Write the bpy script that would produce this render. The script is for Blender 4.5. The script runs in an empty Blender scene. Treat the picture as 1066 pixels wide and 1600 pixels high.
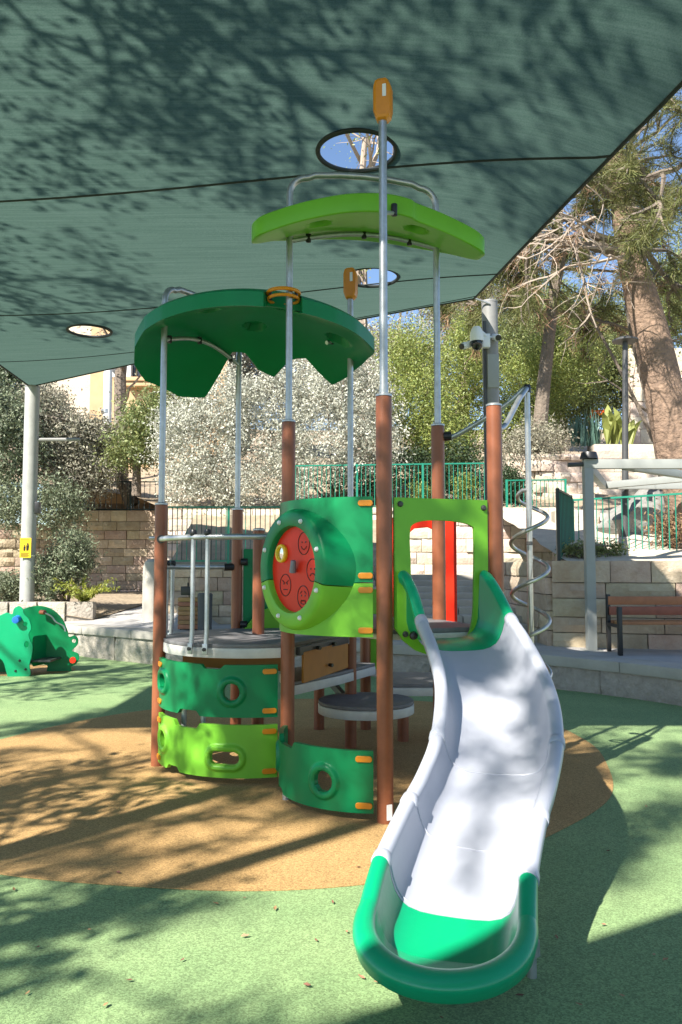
import bpy, bmesh, math, random
import numpy as np
from mathutils import Vector, Matrix
from mathutils.geometry import interpolate_bezier
R = math.radians
S = bpy.context.scene
COL = S.collection

# ---------------------------------------------------------------- camera
FPX, CX, CY, TILT, CAMZ = 1244.0, 533.0, 800.0, R(4.0), 1.5
cam = bpy.data.objects.new('camera', bpy.data.cameras.new('camera'))
COL.objects.link(cam)
cam.location = (0, 0, CAMZ)
cam.rotation_euler = (R(90) + TILT, 0, 0)
cam.data.sensor_fit = 'VERTICAL'
cam.data.sensor_height = 36
cam.data.lens = 36 * FPX / 1600
cam.data.clip_end = 2000
S.camera = cam
# ---------------------------------------------------------------- sky, sun, exposure
SUN_H = (0.634, 0.773)            # the way shadows fall on the ground
SUN_EL = R(43)
w = bpy.data.worlds.new('World'); S.world = w; w.use_nodes = True
_sky = w.node_tree.nodes.new('ShaderNodeTexSky')
_sky.sky_type = 'NISHITA'; _sky.sun_disc = False
_sky.sun_elevation = SUN_EL
_sky.sun_rotation = math.atan2(-SUN_H[0], -SUN_H[1])
_sky.altitude = 700; _sky.dust_density = 0.3; _sky.air_density = 1.0; _sky.ozone_density = 2.5
w.node_tree.links.new(_sky.outputs[0], w.node_tree.nodes['Background'].inputs[0])
w.node_tree.nodes['Background'].inputs[1].default_value = 0.09
sl = bpy.data.lights.new('sun', 'SUN'); sl.energy = 5.0; sl.angle = R(0.53); sl.color = (1, 0.95, 0.86)
sun = bpy.data.objects.new('sun', sl); COL.objects.link(sun)
_sd = Vector((SUN_H[0] * math.cos(SUN_EL), SUN_H[1] * math.cos(SUN_EL), -math.sin(SUN_EL)))
sun.rotation_euler = _sd.to_track_quat('-Z', 'Y').to_euler()
sun.location = (-6, -8, 20)
S.view_settings.view_transform = 'Standard'
S.view_settings.look = 'None'
S.view_settings.exposure = 1.38
S.view_settings.gamma = 1
S.view_settings.use_curve_mapping = False

# ---------------------------------------------------------------- helpers
_c, _s = math.cos(TILT), math.sin(TILT)
def ray(px, py):
    dx, dv = (px - CX) / FPX, (CY - py) / FPX
    return Vector((dx, _c - dv * _s, _s + dv * _c))
def at(px, py, Y):                # the point seen at a pixel, Y metres ahead
    d = ray(px, py); return Vector((0, 0, CAMZ)) + d * (Y / d.y)
def gz(px, py, z=0.0):            # the point seen at a pixel, at height z
    d = ray(px, py); return Vector((0, 0, CAMZ)) + d * ((z - CAMZ) / d.z)
def zat(py, Y): return at(533, py, Y).z

WM = {}
def tag(o, label=None, cat=None, group=None, kind=None):
    if label: o['label'] = label
    if cat: o['category'] = cat
    if group: o['group'] = group
    if kind: o['kind'] = kind
    return o
def thing(name, loc, label, cat, group=None):
    o = bpy.data.objects.new(name, None); COL.objects.link(o)
    o.location = loc; o.empty_display_size = .2
    WM[o.name] = Matrix.Translation(Vector(loc))
    return tag(o, label, cat, group)
def link(name, me, parent=None, mat=None, mw=None):
    o = bpy.data.objects.new(name, me); COL.objects.link(o)
    if mat is not None and len(me.materials) == 0: me.materials.append(mat)
    m = mw if mw is not None else Matrix.Identity(4)
    o.matrix_basis = m
    if parent is not None:
        o.parent = parent
        o.matrix_parent_inverse = WM[parent.name].inverted()
    WM[o.name] = m.copy()
    return o

class MB:
    def __init__(self): self.v = []; self.f = []
    def add(self, vs, fs):
        n = len(self.v); self.v += [tuple(v) for v in vs]; self.f += [tuple(i + n for i in f) for f in fs]; return self
    def box(self, c, s, m=None):
        x, y, z = s[0] / 2, s[1] / 2, s[2] / 2
        vs = [Vector((a * x, b * y, d * z)) for a in (-1, 1) for b in (-1, 1) for d in (-1, 1)]
        if m is not None: vs = [m @ v for v in vs]
        vs = [v + Vector(c) for v in vs]
        return self.add(vs, [(0, 1, 3, 2), (4, 6, 7, 5), (0, 4, 5, 1), (2, 3, 7, 6), (0, 2, 6, 4), (1, 5, 7, 3)])
    def bar(self, a, b, w_, h_, up=(0, 0, 1)):
        a, b = Vector(a), Vector(b); d = (b - a); L = d.length; d.normalize()
        s = d.cross(Vector(up)).normalized(); u = s.cross(d)
        m = Matrix((s, d, u)).transposed()
        return self.box((a + b) / 2, (w_, L, h_), m)
    def tube(self, pts, r, n=10, closed=False, caps=True):
        pts = [Vector(p) for p in pts]; k = len(pts)
        rs = r if isinstance(r, (list, tuple)) else [r] * k
        T = []
        for i in range(k):
            if closed: t = pts[(i + 1) % k] - pts[i - 1]
            else: t = pts[min(i + 1, k - 1)] - pts[max(i - 1, 0)]
            T.append(t.normalized())
        ref = Vector((0, 0, 1)) if abs(T[0].z) < .9 else Vector((1, 0, 0))
        u = T[0].cross(ref).normalized()
        vs = []
        for i in range(k):
            if i:
                q = T[i - 1].rotation_difference(T[i]); u = q @ u
                u = (u - T[i] * u.dot(T[i])).normalized()
            v = T[i].cross(u)
            for j in range(n):
                a = 2 * math.pi * j / n
                vs.append(pts[i] + (u * math.cos(a) + v * math.sin(a)) * rs[i])
        fs = []
        for i in range(k if closed else k - 1):
            i2 = (i + 1) % k
            for j in range(n):
                j2 = (j + 1) % n
                fs.append((i * n + j, i * n + j2, i2 * n + j2, i2 * n + j))
        if caps and not closed:
            fs.append(tuple(range(n - 1, -1, -1))); fs.append(tuple((k - 1) * n + j for j in range(n)))
        return self.add(vs, fs)
    def lathe(self, prof, n=24, m=None, a0=0, a1=2 * math.pi):
        full = abs(a1 - a0 - 2 * math.pi) < 1e-6
        cnt = n if full else n + 1
        vs = []
        for i in range(cnt):
            a = a0 + (a1 - a0) * i / n
            for r, z in prof: vs.append(Vector((r * math.cos(a), r * math.sin(a), z)))
        if m is not None: vs = [m @ v for v in vs]
        p = len(prof); fs = []
        for i in range(n):
            i2 = (i + 1) % cnt
            for j in range(p - 1):
                fs.append((i * p + j, i2 * p + j, i2 * p + j + 1, i * p + j + 1))
        return self.add(vs, fs)
    def loft(self, secs, closed_prof=True, caps=True):
        n = len(secs[0]); vs = [v for s in secs for v in s]; fs = []
        for i in range(len(secs) - 1):
            for j in range(n if closed_prof else n - 1):
                j2 = (j + 1) % n
                fs.append((i * n + j, i * n + j2, (i + 1) * n + j2, (i + 1) * n + j))
        if caps and closed_prof:
            fs.append(tuple(range(n - 1, -1, -1))); k = (len(secs) - 1) * n; fs.append(tuple(k + j for j in range(n)))
        return self.add(vs, fs)
    def mesh(self, name, smooth=35, bevel=0, segs=2, merge=False):
        me = bpy.data.meshes.new(name)
        me.from_pydata(self.v, [], self.f)
        if bevel or merge:
            bm = bmesh.new(); bm.from_mesh(me)
            bmesh.ops.remove_doubles(bm, verts=bm.verts, dist=1e-5)
            if bevel:
                es = [e for e in bm.edges if len(e.link_faces) == 2 and e.calc_face_angle(0) > R(30)]
                bmesh.ops.bevel(bm, geom=es, offset=bevel, segments=segs, affect='EDGES', profile=.6, clamp_overlap=True)
            bmesh.ops.recalc_face_normals(bm, faces=bm.faces)
            bm.to_mesh(me); bm.free()
        if smooth:
            me.polygons.foreach_set('use_smooth', [True] * len(me.polygons))
            me.set_sharp_from_angle(angle=R(smooth))
        me.update()
        return me
    def obj(self, name, mat, parent=None, smooth=35, bevel=0, segs=2, merge=False):
        return link(name, self.mesh(name, smooth, bevel, segs, merge), parent, mat)

def plate(outline, holes, thick, m, bevel=.002):
    cu = bpy.data.curves.new('tmp', 'CURVE'); cu.dimensions = '2D'; cu.fill_mode = 'BOTH'
    for lp in [outline] + list(holes):
        sp = cu.splines.new('POLY'); sp.points.add(len(lp) - 1)
        for p, q in zip(sp.points, lp): p.co = (q[0], q[1], 0, 1)
        sp.use_cyclic_u = True
    cu.extrude = max(thick / 2 - bevel, 1e-4); cu.bevel_depth = bevel; cu.bevel_resolution = 1; cu.offset = -bevel
    o = bpy.data.objects.new('tmp', cu); COL.objects.link(o)
    dg = bpy.context.evaluated_depsgraph_get()
    me = bpy.data.meshes.new_from_object(o.evaluated_get(dg))
    bpy.data.objects.remove(o); bpy.data.curves.remove(cu)
    me.materials.clear()
    me.transform(m)
    me.polygons.foreach_set('use_smooth', [True] * len(me.polygons)); me.set_sharp_from_angle(angle=R(30))
    return me
def frame(o, u, v):               # plane matrix with axes u, v
    u = Vector(u).normalized(); v = Vector(v); v = (v - u * u.dot(v)).normalized(); n = u.cross(v)
    m = Matrix((u, v, n)).transposed().to_4x4(); m.translation = Vector(o); return m
def rrect(x0, y0, x1, y1, r, n=6):
    out = []
    for cx, cy, a in ((x1 - r, y0 + r, -90), (x1 - r, y1 - r, 0), (x0 + r, y1 - r, 90), (x0 + r, y0 + r, 180)):
        for i in range(n + 1):
            t = R(a + 90 * i / n); out.append((cx + r * math.cos(t), cy + r * math.sin(t)))
    return out
def circ(cx, cy, rx, ry=None, n=32):
    ry = ry or rx
    return [(cx + rx * math.cos(2 * math.pi * i / n), cy + ry * math.sin(2 * math.pi * i / n)) for i in range(n)]
def spline(pts, k=8, closed=False):
    P = [Vector(p) for p in pts]; n = len(P); out = []
    for i in range(n if closed else n - 1):
        if closed: a, b, c, d = P[i - 1], P[i], P[(i + 1) % n], P[(i + 2) % n]
        else: a, b, c, d = P[max(i - 1, 0)], P[i], P[i + 1], P[min(i + 2, n - 1)]
        for j in range(k):
            t = j / k
            out.append(.5 * ((2 * b) + (c - a) * t + (2 * a - 5 * b + 4 * c - d) * t * t + (3 * b - a - 3 * c + d) * t ** 3))
    if not closed: out.append(P[-1])
    return out

# ---------------------------------------------------------------- materials
def mat(name, col, rough=.5, metal=0, var=0.0, scale=8, bump=0, bscale=60, spec=.5, trans=0, rnd=0, island=0, col2=None, coat=0, vecobj=True, bdist=.01):
    m = bpy.data.materials.new(name); m.use_nodes = True
    nt = m.node_tree; N = nt.nodes; L = nt.links; b = N['Principled BSDF']
    b.inputs['Roughness'].default_value = rough; b.inputs['Metallic'].default_value = metal
    b.inputs['Specular IOR Level'].default_value = spec
    if coat: b.inputs['Coat Weight'].default_value = coat; b.inputs['Coat Roughness'].default_value = .15
    col = tuple(col)
    c2 = col2 or tuple(c * (1 - .55) for c in col)
    geo = N.new('ShaderNodeNewGeometry')
    out = None
    if var:
        nz = N.new('ShaderNodeTexNoise'); nz.inputs['Scale'].default_value = scale; nz.inputs['Detail'].default_value = 6; nz.inputs['Roughness'].default_value = .65
        L.new(geo.outputs['Position'], nz.inputs['Vector'])
        mr = N.new('ShaderNodeMapRange'); mr.inputs[1].default_value = .35; mr.inputs[2].default_value = .7; mr.inputs[3].default_value = 0; mr.inputs[4].default_value = var
        L.new(nz.outputs['Fac'], mr.inputs[0])
        mx = N.new('ShaderNodeMix'); mx.data_type = 'RGBA'
        mx.inputs[6].default_value = (*col, 1); mx.inputs[7].default_value = (*c2, 1)
        L.new(mr.outputs[0], mx.inputs[0]); out = mx.outputs[2]
    if rnd or island:
        src = N.new('ShaderNodeObjectInfo').outputs['Random'] if rnd else geo.outputs['Random Per Island']
        k = rnd or island
        hv = N.new('ShaderNodeHueSaturation')
        v1 = N.new('ShaderNodeMapRange'); v1.inputs[3].default_value = 1 - k; v1.inputs[4].default_value = 1 + k
        L.new(src, v1.inputs[0]); L.new(v1.outputs[0], hv.inputs['Value'])
        v2 = N.new('ShaderNodeMath'); v2.operation = 'MULTIPLY'; v2.inputs[1].default_value = 7.31
        v3 = N.new('ShaderNodeMath'); v3.operation = 'FRACT'; L.new(src, v2.inputs[0]); L.new(v2.outputs[0], v3.inputs[0])
        v4 = N.new('ShaderNodeMapRange'); v4.inputs[3].default_value = .5 - .03; v4.inputs[4].default_value = .5 + .02
        L.new(v3.outputs[0], v4.inputs[0]); L.new(v4.outputs[0], hv.inputs['Hue'])
        if out is not None: L.new(out, hv.inputs['Color'])
        else: hv.inputs['Color'].default_value = (*col, 1)
        out = hv.outputs[0]
    if out is not None: L.new(out, b.inputs['Base Color'])
    else: b.inputs['Base Color'].default_value = (*col, 1)
    if bump:
        nz = N.new('ShaderNodeTexNoise'); nz.inputs['Scale'].default_value = bscale; nz.inputs['Detail'].default_value = 5
        L.new(geo.outputs['Position'], nz.inputs['Vector'])
        bp = N.new('ShaderNodeBump'); bp.inputs['Strength'].default_value = bump; bp.inputs['Distance'].default_value = bdist
        L.new(nz.outputs['Fac'], bp.inputs['Height']); L.new(bp.outputs[0], b.inputs['Normal'])
    if trans:
        tr = N.new('ShaderNodeBsdfTranslucent'); mixs = N.new('ShaderNodeMixShader'); mixs.inputs[0].default_value = trans
        if out is not None: L.new(out, tr.inputs['Color'])
        else: tr.inputs['Color'].default_value = (*col, 1)
        L.new(b.outputs[0], mixs.inputs[1]); L.new(tr.outputs[0], mixs.inputs[2])
        L.new(mixs.outputs[0], N['Material Output'].inputs['Surface'])
    return m

def rubber(name, col, col2):
    m = mat(name, col, .85, var=.7, scale=1.3, col2=col2, bump=.5, bscale=260, spec=.25, bdist=.006)
    nt = m.node_tree; N = nt.nodes; L = nt.links; b = N['Principled BSDF']
    vz = N.new('ShaderNodeTexVoronoi'); vz.inputs['Scale'].default_value = 170
    geo = N.new('ShaderNodeNewGeometry'); L.new(geo.outputs['Position'], vz.inputs['Vector'])
    sp = N.new('ShaderNodeSeparateColor'); L.new(vz.outputs['Color'], sp.inputs[0])
    hv = N.new('ShaderNodeHueSaturation'); mr = N.new('ShaderNodeMapRange'); mr.inputs[3].default_value = .62; mr.inputs[4].default_value = 1.3
    L.new(sp.outputs[0], mr.inputs[0]); L.new(mr.outputs[0], hv.inputs['Value'])
    src = b.inputs['Base Color'].links[0].from_socket
    L.new(src, hv.inputs['Color']); L.new(hv.outputs[0], b.inputs['Base Color'])
    return m

G_DARK = mat('dark_green_plastic', (.002, .2, .066), .36, var=.25, scale=3, bump=.06, bscale=30, spec=.3)
G_LITE = mat('light_green_plastic', (.17, .47, .035), .38, var=.2, scale=3, bump=.06, bscale=30, spec=.3)
G_SLIDE = mat('slide_green_plastic', (.002, .33, .14), .28, var=.15, scale=4, bump=.05, bscale=40)
GREY_SLIDE = mat('slide_grey_plastic', (.40, .415, .47), .33, var=.14, scale=5, bump=.04, bscale=40)
BROWN = mat('brown_post', (.27, .085, .036), .42, var=.45, scale=6, bump=.05)
GALV = mat('galvanised_steel', (.5, .52, .53), .38, metal=.75, var=.5, scale=14, bump=.03)
STEEL = mat('stainless_steel', (.55, .53, .5), .3, metal=.85, var=.4, scale=20)
ORANGE = mat('orange_plastic', (.66, .235, .008), .35, var=.2, scale=20)
RED = mat('red_plastic', (.75, .03, .01), .4, var=.15, scale=6, spec=.25)
YELLOW = mat('yellow_plastic', (.8, .52, .02), .35)
BLACK = mat('black_plastic', (.012, .012, .013), .4)
DGREY = mat('dark_grey_metal', (.06, .06, .06), .45, var=.3)
WHITE = mat('white_plastic', (.75, .76, .76), .35)
DECK = mat('deck_grey_board', (.17, .165, .17), .6, var=.5, scale=12, bump=.15, bscale=200)
ALU = mat('deck_edge', (.55, .54, .5), .45, var=.3, scale=10)
OCHRE = mat('ochre_board', (.42, .17, .02), .5, var=.3)
GRUB = rubber('green_rubber', (.235, .33, .15), (.165, .265, .115))
TRUB = rubber('tan_rubber', (.42, .265, .11), (.30, .18, .07))
CONC = mat('concrete', (.42, .39, .34), .85, var=.5, scale=3, bump=.3, bscale=25, col2=(.25, .235, .2))
RSTONE = mat('rough_stone', (.4, .36, .3), .9, var=.6, scale=7, bump=.8, bscale=18, rnd=.18, bdist=.04, col2=(.2, .18, .14))
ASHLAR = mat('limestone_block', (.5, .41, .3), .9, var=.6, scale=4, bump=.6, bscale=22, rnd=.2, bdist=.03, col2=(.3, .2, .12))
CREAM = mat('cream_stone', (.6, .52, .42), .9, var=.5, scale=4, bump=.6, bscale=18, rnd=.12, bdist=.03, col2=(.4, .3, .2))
MORTAR = mat('mortar', (.28, .25, .2), .95, var=.4, bump=.4)
PAVE = mat('terrace_paving', (.42, .4, .38), .85, var=.5, scale=2.5, bump=.3, bscale=30)
SOIL = mat('dry_soil', (.36, .28, .19), .95, var=.7, scale=3, bump=.8, bscale=9, bdist=.05)
WOOD = mat('bench_wood', (.34, .15, .055), .55, var=.5, scale=9, bump=.2, bscale=50, rnd=.15)
WOOD2 = mat('bin_wood', (.36, .18, .08), .6, var=.5, scale=9, bump=.2, rnd=.15)
FGREEN = mat('fence_green_paint', (.012, .2, .13), .4, var=.3, scale=5)
FBLACK = mat('fence_dark_paint', (.015, .03, .027), .45)
GPAINT = mat('grey_paint', (.3, .31, .29), .5, var=.2, scale=3)
GPOLE = mat('grey_pole', (.24, .235, .225), .5, var=.4, scale=4)
LPOLE = mat('pale_pole', (.36, .36, .34), .6, var=.4, scale=5)
BARK = mat('pine_bark', (.27, .18, .125), .95, var=.8, scale=9, bump=1, bscale=13, bdist=.06, col2=(.11, .075, .055))
BARK2 = mat('grey_bark', (.2, .16, .125), .95, var=.6, scale=8, bump=1, bscale=16, bdist=.04)
TWIG = mat('dry_twig', (.36, .29, .23), .9, var=.3)
L_SILV = mat('silver_leaves', (.47, .47, .385), .6, trans=.2, island=.4)
L_OLIVE = mat('olive_leaves', (.17, .2, .12), .6, trans=.2, island=.4)
L_DUST = mat('dusty_leaves', (.29, .275, .2), .65, trans=.2, island=.45)
L_LITE = mat('light_leaves', (.25, .3, .08), .5, trans=.35, island=.4)
L_MID = mat('mid_leaves', (.19, .225, .08), .5, trans=.3, island=.4)
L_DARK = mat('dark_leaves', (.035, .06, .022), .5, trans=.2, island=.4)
L_PINE = mat('pine_needles', (.14, .15, .045), .6, trans=.25, island=.35)
L_DRY = mat('dry_needles', (.25, .16, .085), .75, trans=.2, island=.35)
L_TEAL = mat('teal_blades', (.1, .19, .15), .5, trans=.2, island=.3)
L_FERN = mat('fern_leaves', (.27, .3, .05), .5, trans=.35, island=.3)
FLOWER = mat('orange_flowers', (.75, .2, .03), .6, trans=.3, island=.2)
ROCK = mat('grey_rock', (.26, .25, .23), .9, var=.6, scale=3, bump=.8, bscale=8, bdist=.06)
BSTONE = mat('building_stone', (.5, .34, .19), .9, var=.3, scale=2, bump=.3, bscale=10)
GLASS = mat('window_glass', (.03, .035, .04), .08)
LEAFB = mat('fallen_leaf', (.32, .17, .09), .8, rnd=.4)

def cloth():
    m = bpy.data.materials.new('shade_cloth'); m.use_nodes = True
    nt = m.node_tree; N = nt.nodes; L = nt.links; b = N['Principled BSDF']
    b.inputs['Roughness'].default_value = .8; b.inputs['Specular IOR Level'].default_value = .15
    geo = N.new('ShaderNodeNewGeometry')
    mp = N.new('ShaderNodeMapping'); mp.inputs['Rotation'].default_value = (0, 0, R(-6)); mp.inputs['Scale'].default_value = (.35, 14, 1)
    L.new(geo.outputs['Position'], mp.inputs[0])
    nz = N.new('ShaderNodeTexNoise'); nz.inputs['Scale'].default_value = 3; nz.inputs['Detail'].default_value = 4
    L.new(mp.outputs[0], nz.inputs['Vector'])
    nz2 = N.new('ShaderNodeTexNoise'); nz2.inputs['Scale'].default_value = 90; nz2.inputs['Detail'].default_value = 2
    L.new(geo.outputs['Position'], nz2.inputs['Vector'])
    ad = N.new('ShaderNodeMath'); ad.operation = 'ADD'; L.new(nz.outputs['Fac'], ad.inputs[0]); L.new(nz2.outputs['Fac'], ad.inputs[1])
    cr = N.new('ShaderNodeMapRange'); cr.inputs[1].default_value = .75; cr.inputs[2].default_value = 1.3
    L.new(ad.outputs[0], cr.inputs[0])
    mx = N.new('ShaderNodeMix'); mx.data_type = 'RGBA'
    mx.inputs[6].default_value = (.055, .098, .08, 1); mx.inputs[7].default_value = (.088, .14, .118, 1)
    L.new(cr.outputs[0], mx.inputs[0]); L.new(mx.outputs[2], b.inputs['Base Color'])
    tr = N.new('ShaderNodeBsdfTranslucent'); L.new(mx.outputs[2], tr.inputs['Color'])
    ms = N.new('ShaderNodeMixShader'); ms.inputs[0].default_value = .55
    L.new(b.outputs[0], ms.inputs[1]); L.new(tr.outputs[0], ms.inputs[2]); L.new(ms.outputs[0], N['Material Output'].inputs['Surface'])
    return m
CLOTH = cloth()
HEM = mat('sail_hem', (.012, .018, .018), .7)

# ================================================================ THE SETTING
def sheet(name, pts, z, m, kind='structure'):
    me = plate([(p[0], p[1]) for p in pts], [], .004, Matrix.Translation((0, 0, z - .002)), bevel=.0005)
    o = link(name, me, None, m); o['kind'] = kind; return o
me = bpy.data.meshes.new('ground'); me.from_pydata([(-600, -600, -.03), (600, -600, -.03), (600, 600, -.03), (-600, 600, -.03)], [], [(0, 1, 2, 3)])
tag(link('ground', me, None, SOIL), kind='structure')
sheet('rubber_ground', [(-16, -14), (14, -14), (14, 12), (3.7, 12.5), (-3, 15), (-16, 19)], .004, GRUB)
tan_pts = [(-.16, 3.82), (.62, 4.08), (1.2, 4.6), (1.75, 5.3), (2.02, 6.16), (2.12, 7.0), (1.9, 8.0), (1.0, 9.0), (-.5, 9.2), (-1.6, 8.8), (-2.42, 8.08), (-3.0, 6.96), (-3.2, 5.9), (-2.8, 4.8), (-1.9, 4.1), (-.95, 3.85)]
sheet('tan_rubber_patch', spline([(x, y, 0) for x, y in tan_pts], 8, True), .009, TRUB)
tp = gz(60, 1054); sheet('tan_rubber_patch', [(tp.x - .6 + .95 * math.cos(a / 24 * 2 * math.pi), tp.y + .45 + .62 * math.sin(a / 24 * 2 * math.pi)) for a in range(24)], .009, TRUB)

# low curved seat wall round the playground
WALLPTS = [(-12, 18.6), (-8, 16.1), (-5.2, 14.2), (-2.9, 12.45), (-.9, 11.6), (.94, 10.9), (2.0, 10.4), (2.75, 9.85), (3.35, 9.2), (3.75, 8.6), (4.4, 7.3), (4.8, 6)]
wc = spline([(x, y, 0) for x, y in WALLPTS], 10)
def wtop(p): return .41 + .10 * max(0, min(1, (3.0 - p.x) / 5.5))
def arclen(ps):
    d = [0]
    for a, b in zip(ps, ps[1:]): d.append(d[-1] + (b - a).length)
    return d
wd = arclen(wc)
def along(ps, d, s):
    for i in range(len(ps) - 1):
        if d[i + 1] >= s or i == len(ps) - 2:
            t = (s - d[i]) / (d[i + 1] - d[i]); return ps[i].lerp(ps[i + 1], t), (ps[i + 1] - ps[i]).normalized()
rng = random.Random(4)
seat = thing('seat_wall', (0.94, 10.9, 0), 'low curved concrete seat wall edging the green rubber ground', 'wall')
def wall_seg(s0, s1, o0, o1, zf0, zf1, n=5, rough=0, top=None):
    mb = MB(); secs = []
    for i in range(n + 1):
        p, t = along(wc, wd, s0 + (s1 - s0) * i / n)
        nrm = Vector((-t.y, t.x, 0))     # away from the playground
        zt = wtop(p)
        def q(o, z): return Vector((p.x, p.y, 0)) + nrm * o + Vector((0, 0, z))
        k = (rng.random() - .5) * rough if rough else 0
        secs.append([q(o0 + k, zf0(zt)), q(o1, zf0(zt)), q(o1, zf1(zt)), q(o0 + k, zf1(zt))] if not rough else
                    [q(o0 + (rng.random() - .5) * rough, zf0(zt)), q(o1, zf0(zt)), q(o1, zf1(zt)), q(o0 + (rng.random() - .5) * rough, zf1(zt)), q(o0 - rng.random() * rough, (zf0(zt) + zf1(zt)) / 2)])
    mb.loft(secs); return mb
s = 2.0
while s < wd[-1] - 1.4:
    L_ = 1.15 + rng.random() * .2
    wall_seg(s, s + L_ - .008, -.03, .42, lambda z: z - .125, lambda z: z).obj('cap_slab', CONC, seat, bevel=.012)
    s += L_
s = 2.0
while s < wd[-1] - 1.4:
    L_ = .7 + rng.random() * .5
    wall_seg(s, s + L_ - .012, .015, .3, lambda z: -.02, lambda z: z - .126, n=6, rough=.03).obj('stone', RSTONE, seat, bevel=.008)
    s += L_

# paved terrace behind the seat wall
fr = [along(wc, wd, wd[-1] * k / 60) for k in range(61)]
def terr_back(p):
    return Vector((p.x * 1.0 + .3, max(p.y + 3, 20.6 if p.x < -3.4 else (15.6 if p.x < 1 else 11.6)), .95 if p.x < -3.4 else .46))
vs = []; fs = []
for i, (p, t) in enumerate(fr):
    n_ = Vector((-t.y, t.x, 0)); a = p + n_ * .4; a.z = wtop(p) - .005
    b = terr_back(p); b.z = a.z + (.42 if p.x < -2.5 else .0)
    for j in range(9): vs.append(a.lerp(b, j / 8))
for i in range(60):
    for j in range(8): fs.append((i * 9 + j, i * 9 + j + 1, i * 9 + j + 10, i * 9 + j + 9))
tag(MB().add(vs, fs).obj('terrace_paving', PAVE), kind='structure')

# hillside behind the walls
def hill_z(x, y):
    base = 2.75 + .21 * (y - 17.2) + .35 * math.sin(x * .5 + y * .3) * min(1, (y - 17.2) / 4)
    return min(base, 13) - (0 if x > -4 else .0)
vs = []; fs = []; NX, NY = 60, 34
for j in range(NY):
    for i in range(NX):
        x = -45 + 90 * i / (NX - 1); y0 = 20.5 if x < -4.9 else 17.25
        y = y0 + 60 * (j / (NY - 1)) ** 1.6
        vs.append((x, y, hill_z(x, y)))
for j in range(NY - 1):
    for i in range(NX - 1): a = j * NX + i; fs.append((a, a + 1, a + NX + 1, a + NX))
tag(MB().add(vs, fs).obj('hillside', SOIL), kind='structure')
DUSTY = mat('dusty_limestone_soil', (.55, .48, .38), .95, var=.5, scale=3, bump=.8, bscale=9, bdist=.05)
def bed(name, x0, x1, y0, y1, za, zb, m=SOIL):
    vs = []; fs = []; n = 16; rg = random.Random(9)
    for j in range(n):
        for i in range(n):
            vs.append((x0 + (x1 - x0) * i / (n - 1), y0 + (y1 - y0) * j / (n - 1), za + (zb - za) * j / (n - 1) + rg.random() * .06))
    for j in range(n - 1):
        for i in range(n - 1): a = j * n + i; fs.append((a, a + 1, a + n + 1, a + n))
    tag(MB().add(vs, fs).obj(name, m), kind='structure')
bed('planting_bed', -3.15, .75, 14.5, 17.4, 1.5, 2.7)
bed('planting_bed', 3.25, 12, 11.35, 17.4, 1.55, 2.75, DUSTY)

# ---------------------------------------------------------------- stone walls
def stone_mesh(seed):
    rg = random.Random(seed); mb = MB(); nx, nz = 4, 3; vs = []
    for j in range(nz):
        for i in range(nx):
            e = i in (0, nx - 1) or j in (0, nz - 1)
            vs.append((-.5 + i / (nx - 1), -.5 + (.16 + rg.random() * .12 if e else rg.random() * .16 - .05), -.5 + j / (nz - 1)))
    for j in range(nz):
        for i in range(nx):
            vs.append((-.5 + i / (nx - 1), .5, -.5 + j / (nz - 1))) if (i in (0, nx - 1) and j in (0, nz - 1)) else None
    f = []
    for j in range(nz - 1):
        for i in range(nx - 1): a = j * nx + i; f.append((a, a + 1, a + nx + 1, a + nx))
    b = nx * nz  # back corners 00,30,02,32
    f.append((0, b, b + 1, 3, 2, 1)); f.append((8, 9, 10, 11, b + 3, b + 2)); f.append((0, 4, 8, b + 2, b)); f.append((3, b + 1, b + 3, 11, 7)); f.append((b, b + 2, b + 3, b + 1))
    mb.add(vs, f); return mb.mesh('stone', smooth=25)
_stones = {}
def stones_for(m):
    if m.name not in _stones:
        _stones[m.name] = [stone_mesh(k) for k in range(6)]
        for s_ in _stones[m.name]: s_.materials.append(m)
    return _stones[m.name]
def stone_wall(name, label, p0, p1, z0, z1, ch, lr, m, seed=1, th=.3, core=True, cat='wall', zfun=None, proud=.02):
    rg = random.Random(seed); p0, p1 = Vector((*p0, 0)), Vector((*p1, 0)); d = p1 - p0; Lw = d.length; d.normalize()
    n = Vector((d.y, -d.x, 0))            # faces the camera when p0 is left of p1
    root = thing(name, (p0.x, p0.y, z0), label, cat)
    mb = MB(); mid = (p0 + p1) / 2 - n * (th / 2 + .05)
    mb.box(mid + Vector((0, 0, (z0 + z1) / 2)), (Lw - .02, th, z1 - z0 - .02), Matrix((d, -n, Vector((0, 0, 1)))).transposed())
    mb.obj('core', MORTAR, root)
    ms = stones_for(m); z = z0; row = 0
    while z < z1 - .04:
        h = min(ch * (.88 + .24 * rg.random()), z1 - z)
        if z1 - (z + h) < ch * .4: h = z1 - z
        s_ = -rg.random() * lr[0] * .6
        while s_ < Lw - .02:
            l_ = rg.uniform(*lr); a, b = max(s_, 0), min(s_ + l_, Lw)
            if Lw - b < lr[0] * .4: b = Lw
            if b - a > .03:
                g = .012; th_ = .16 + rg.random() * proud * 2
                c = p0 + d * ((a + b) / 2) + n * (-.1 + th_ / 2 + proud / 2) + Vector((0, 0, z + h / 2))
                fl = 1 if rg.random() < .5 else -1
                mm = Matrix((d * (b - a - g), -n * th_, Vector((0, 0, (h - g) )))).transposed().to_4x4(); mm.translation = c
                link('stone', rg.choice(ms), root, None, mm)
            s_ = b
        z += h; row += 1
    return root
rw0 = at(863, 950, 11.2); rw1 = at(1066, 950, 10.75)
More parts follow.
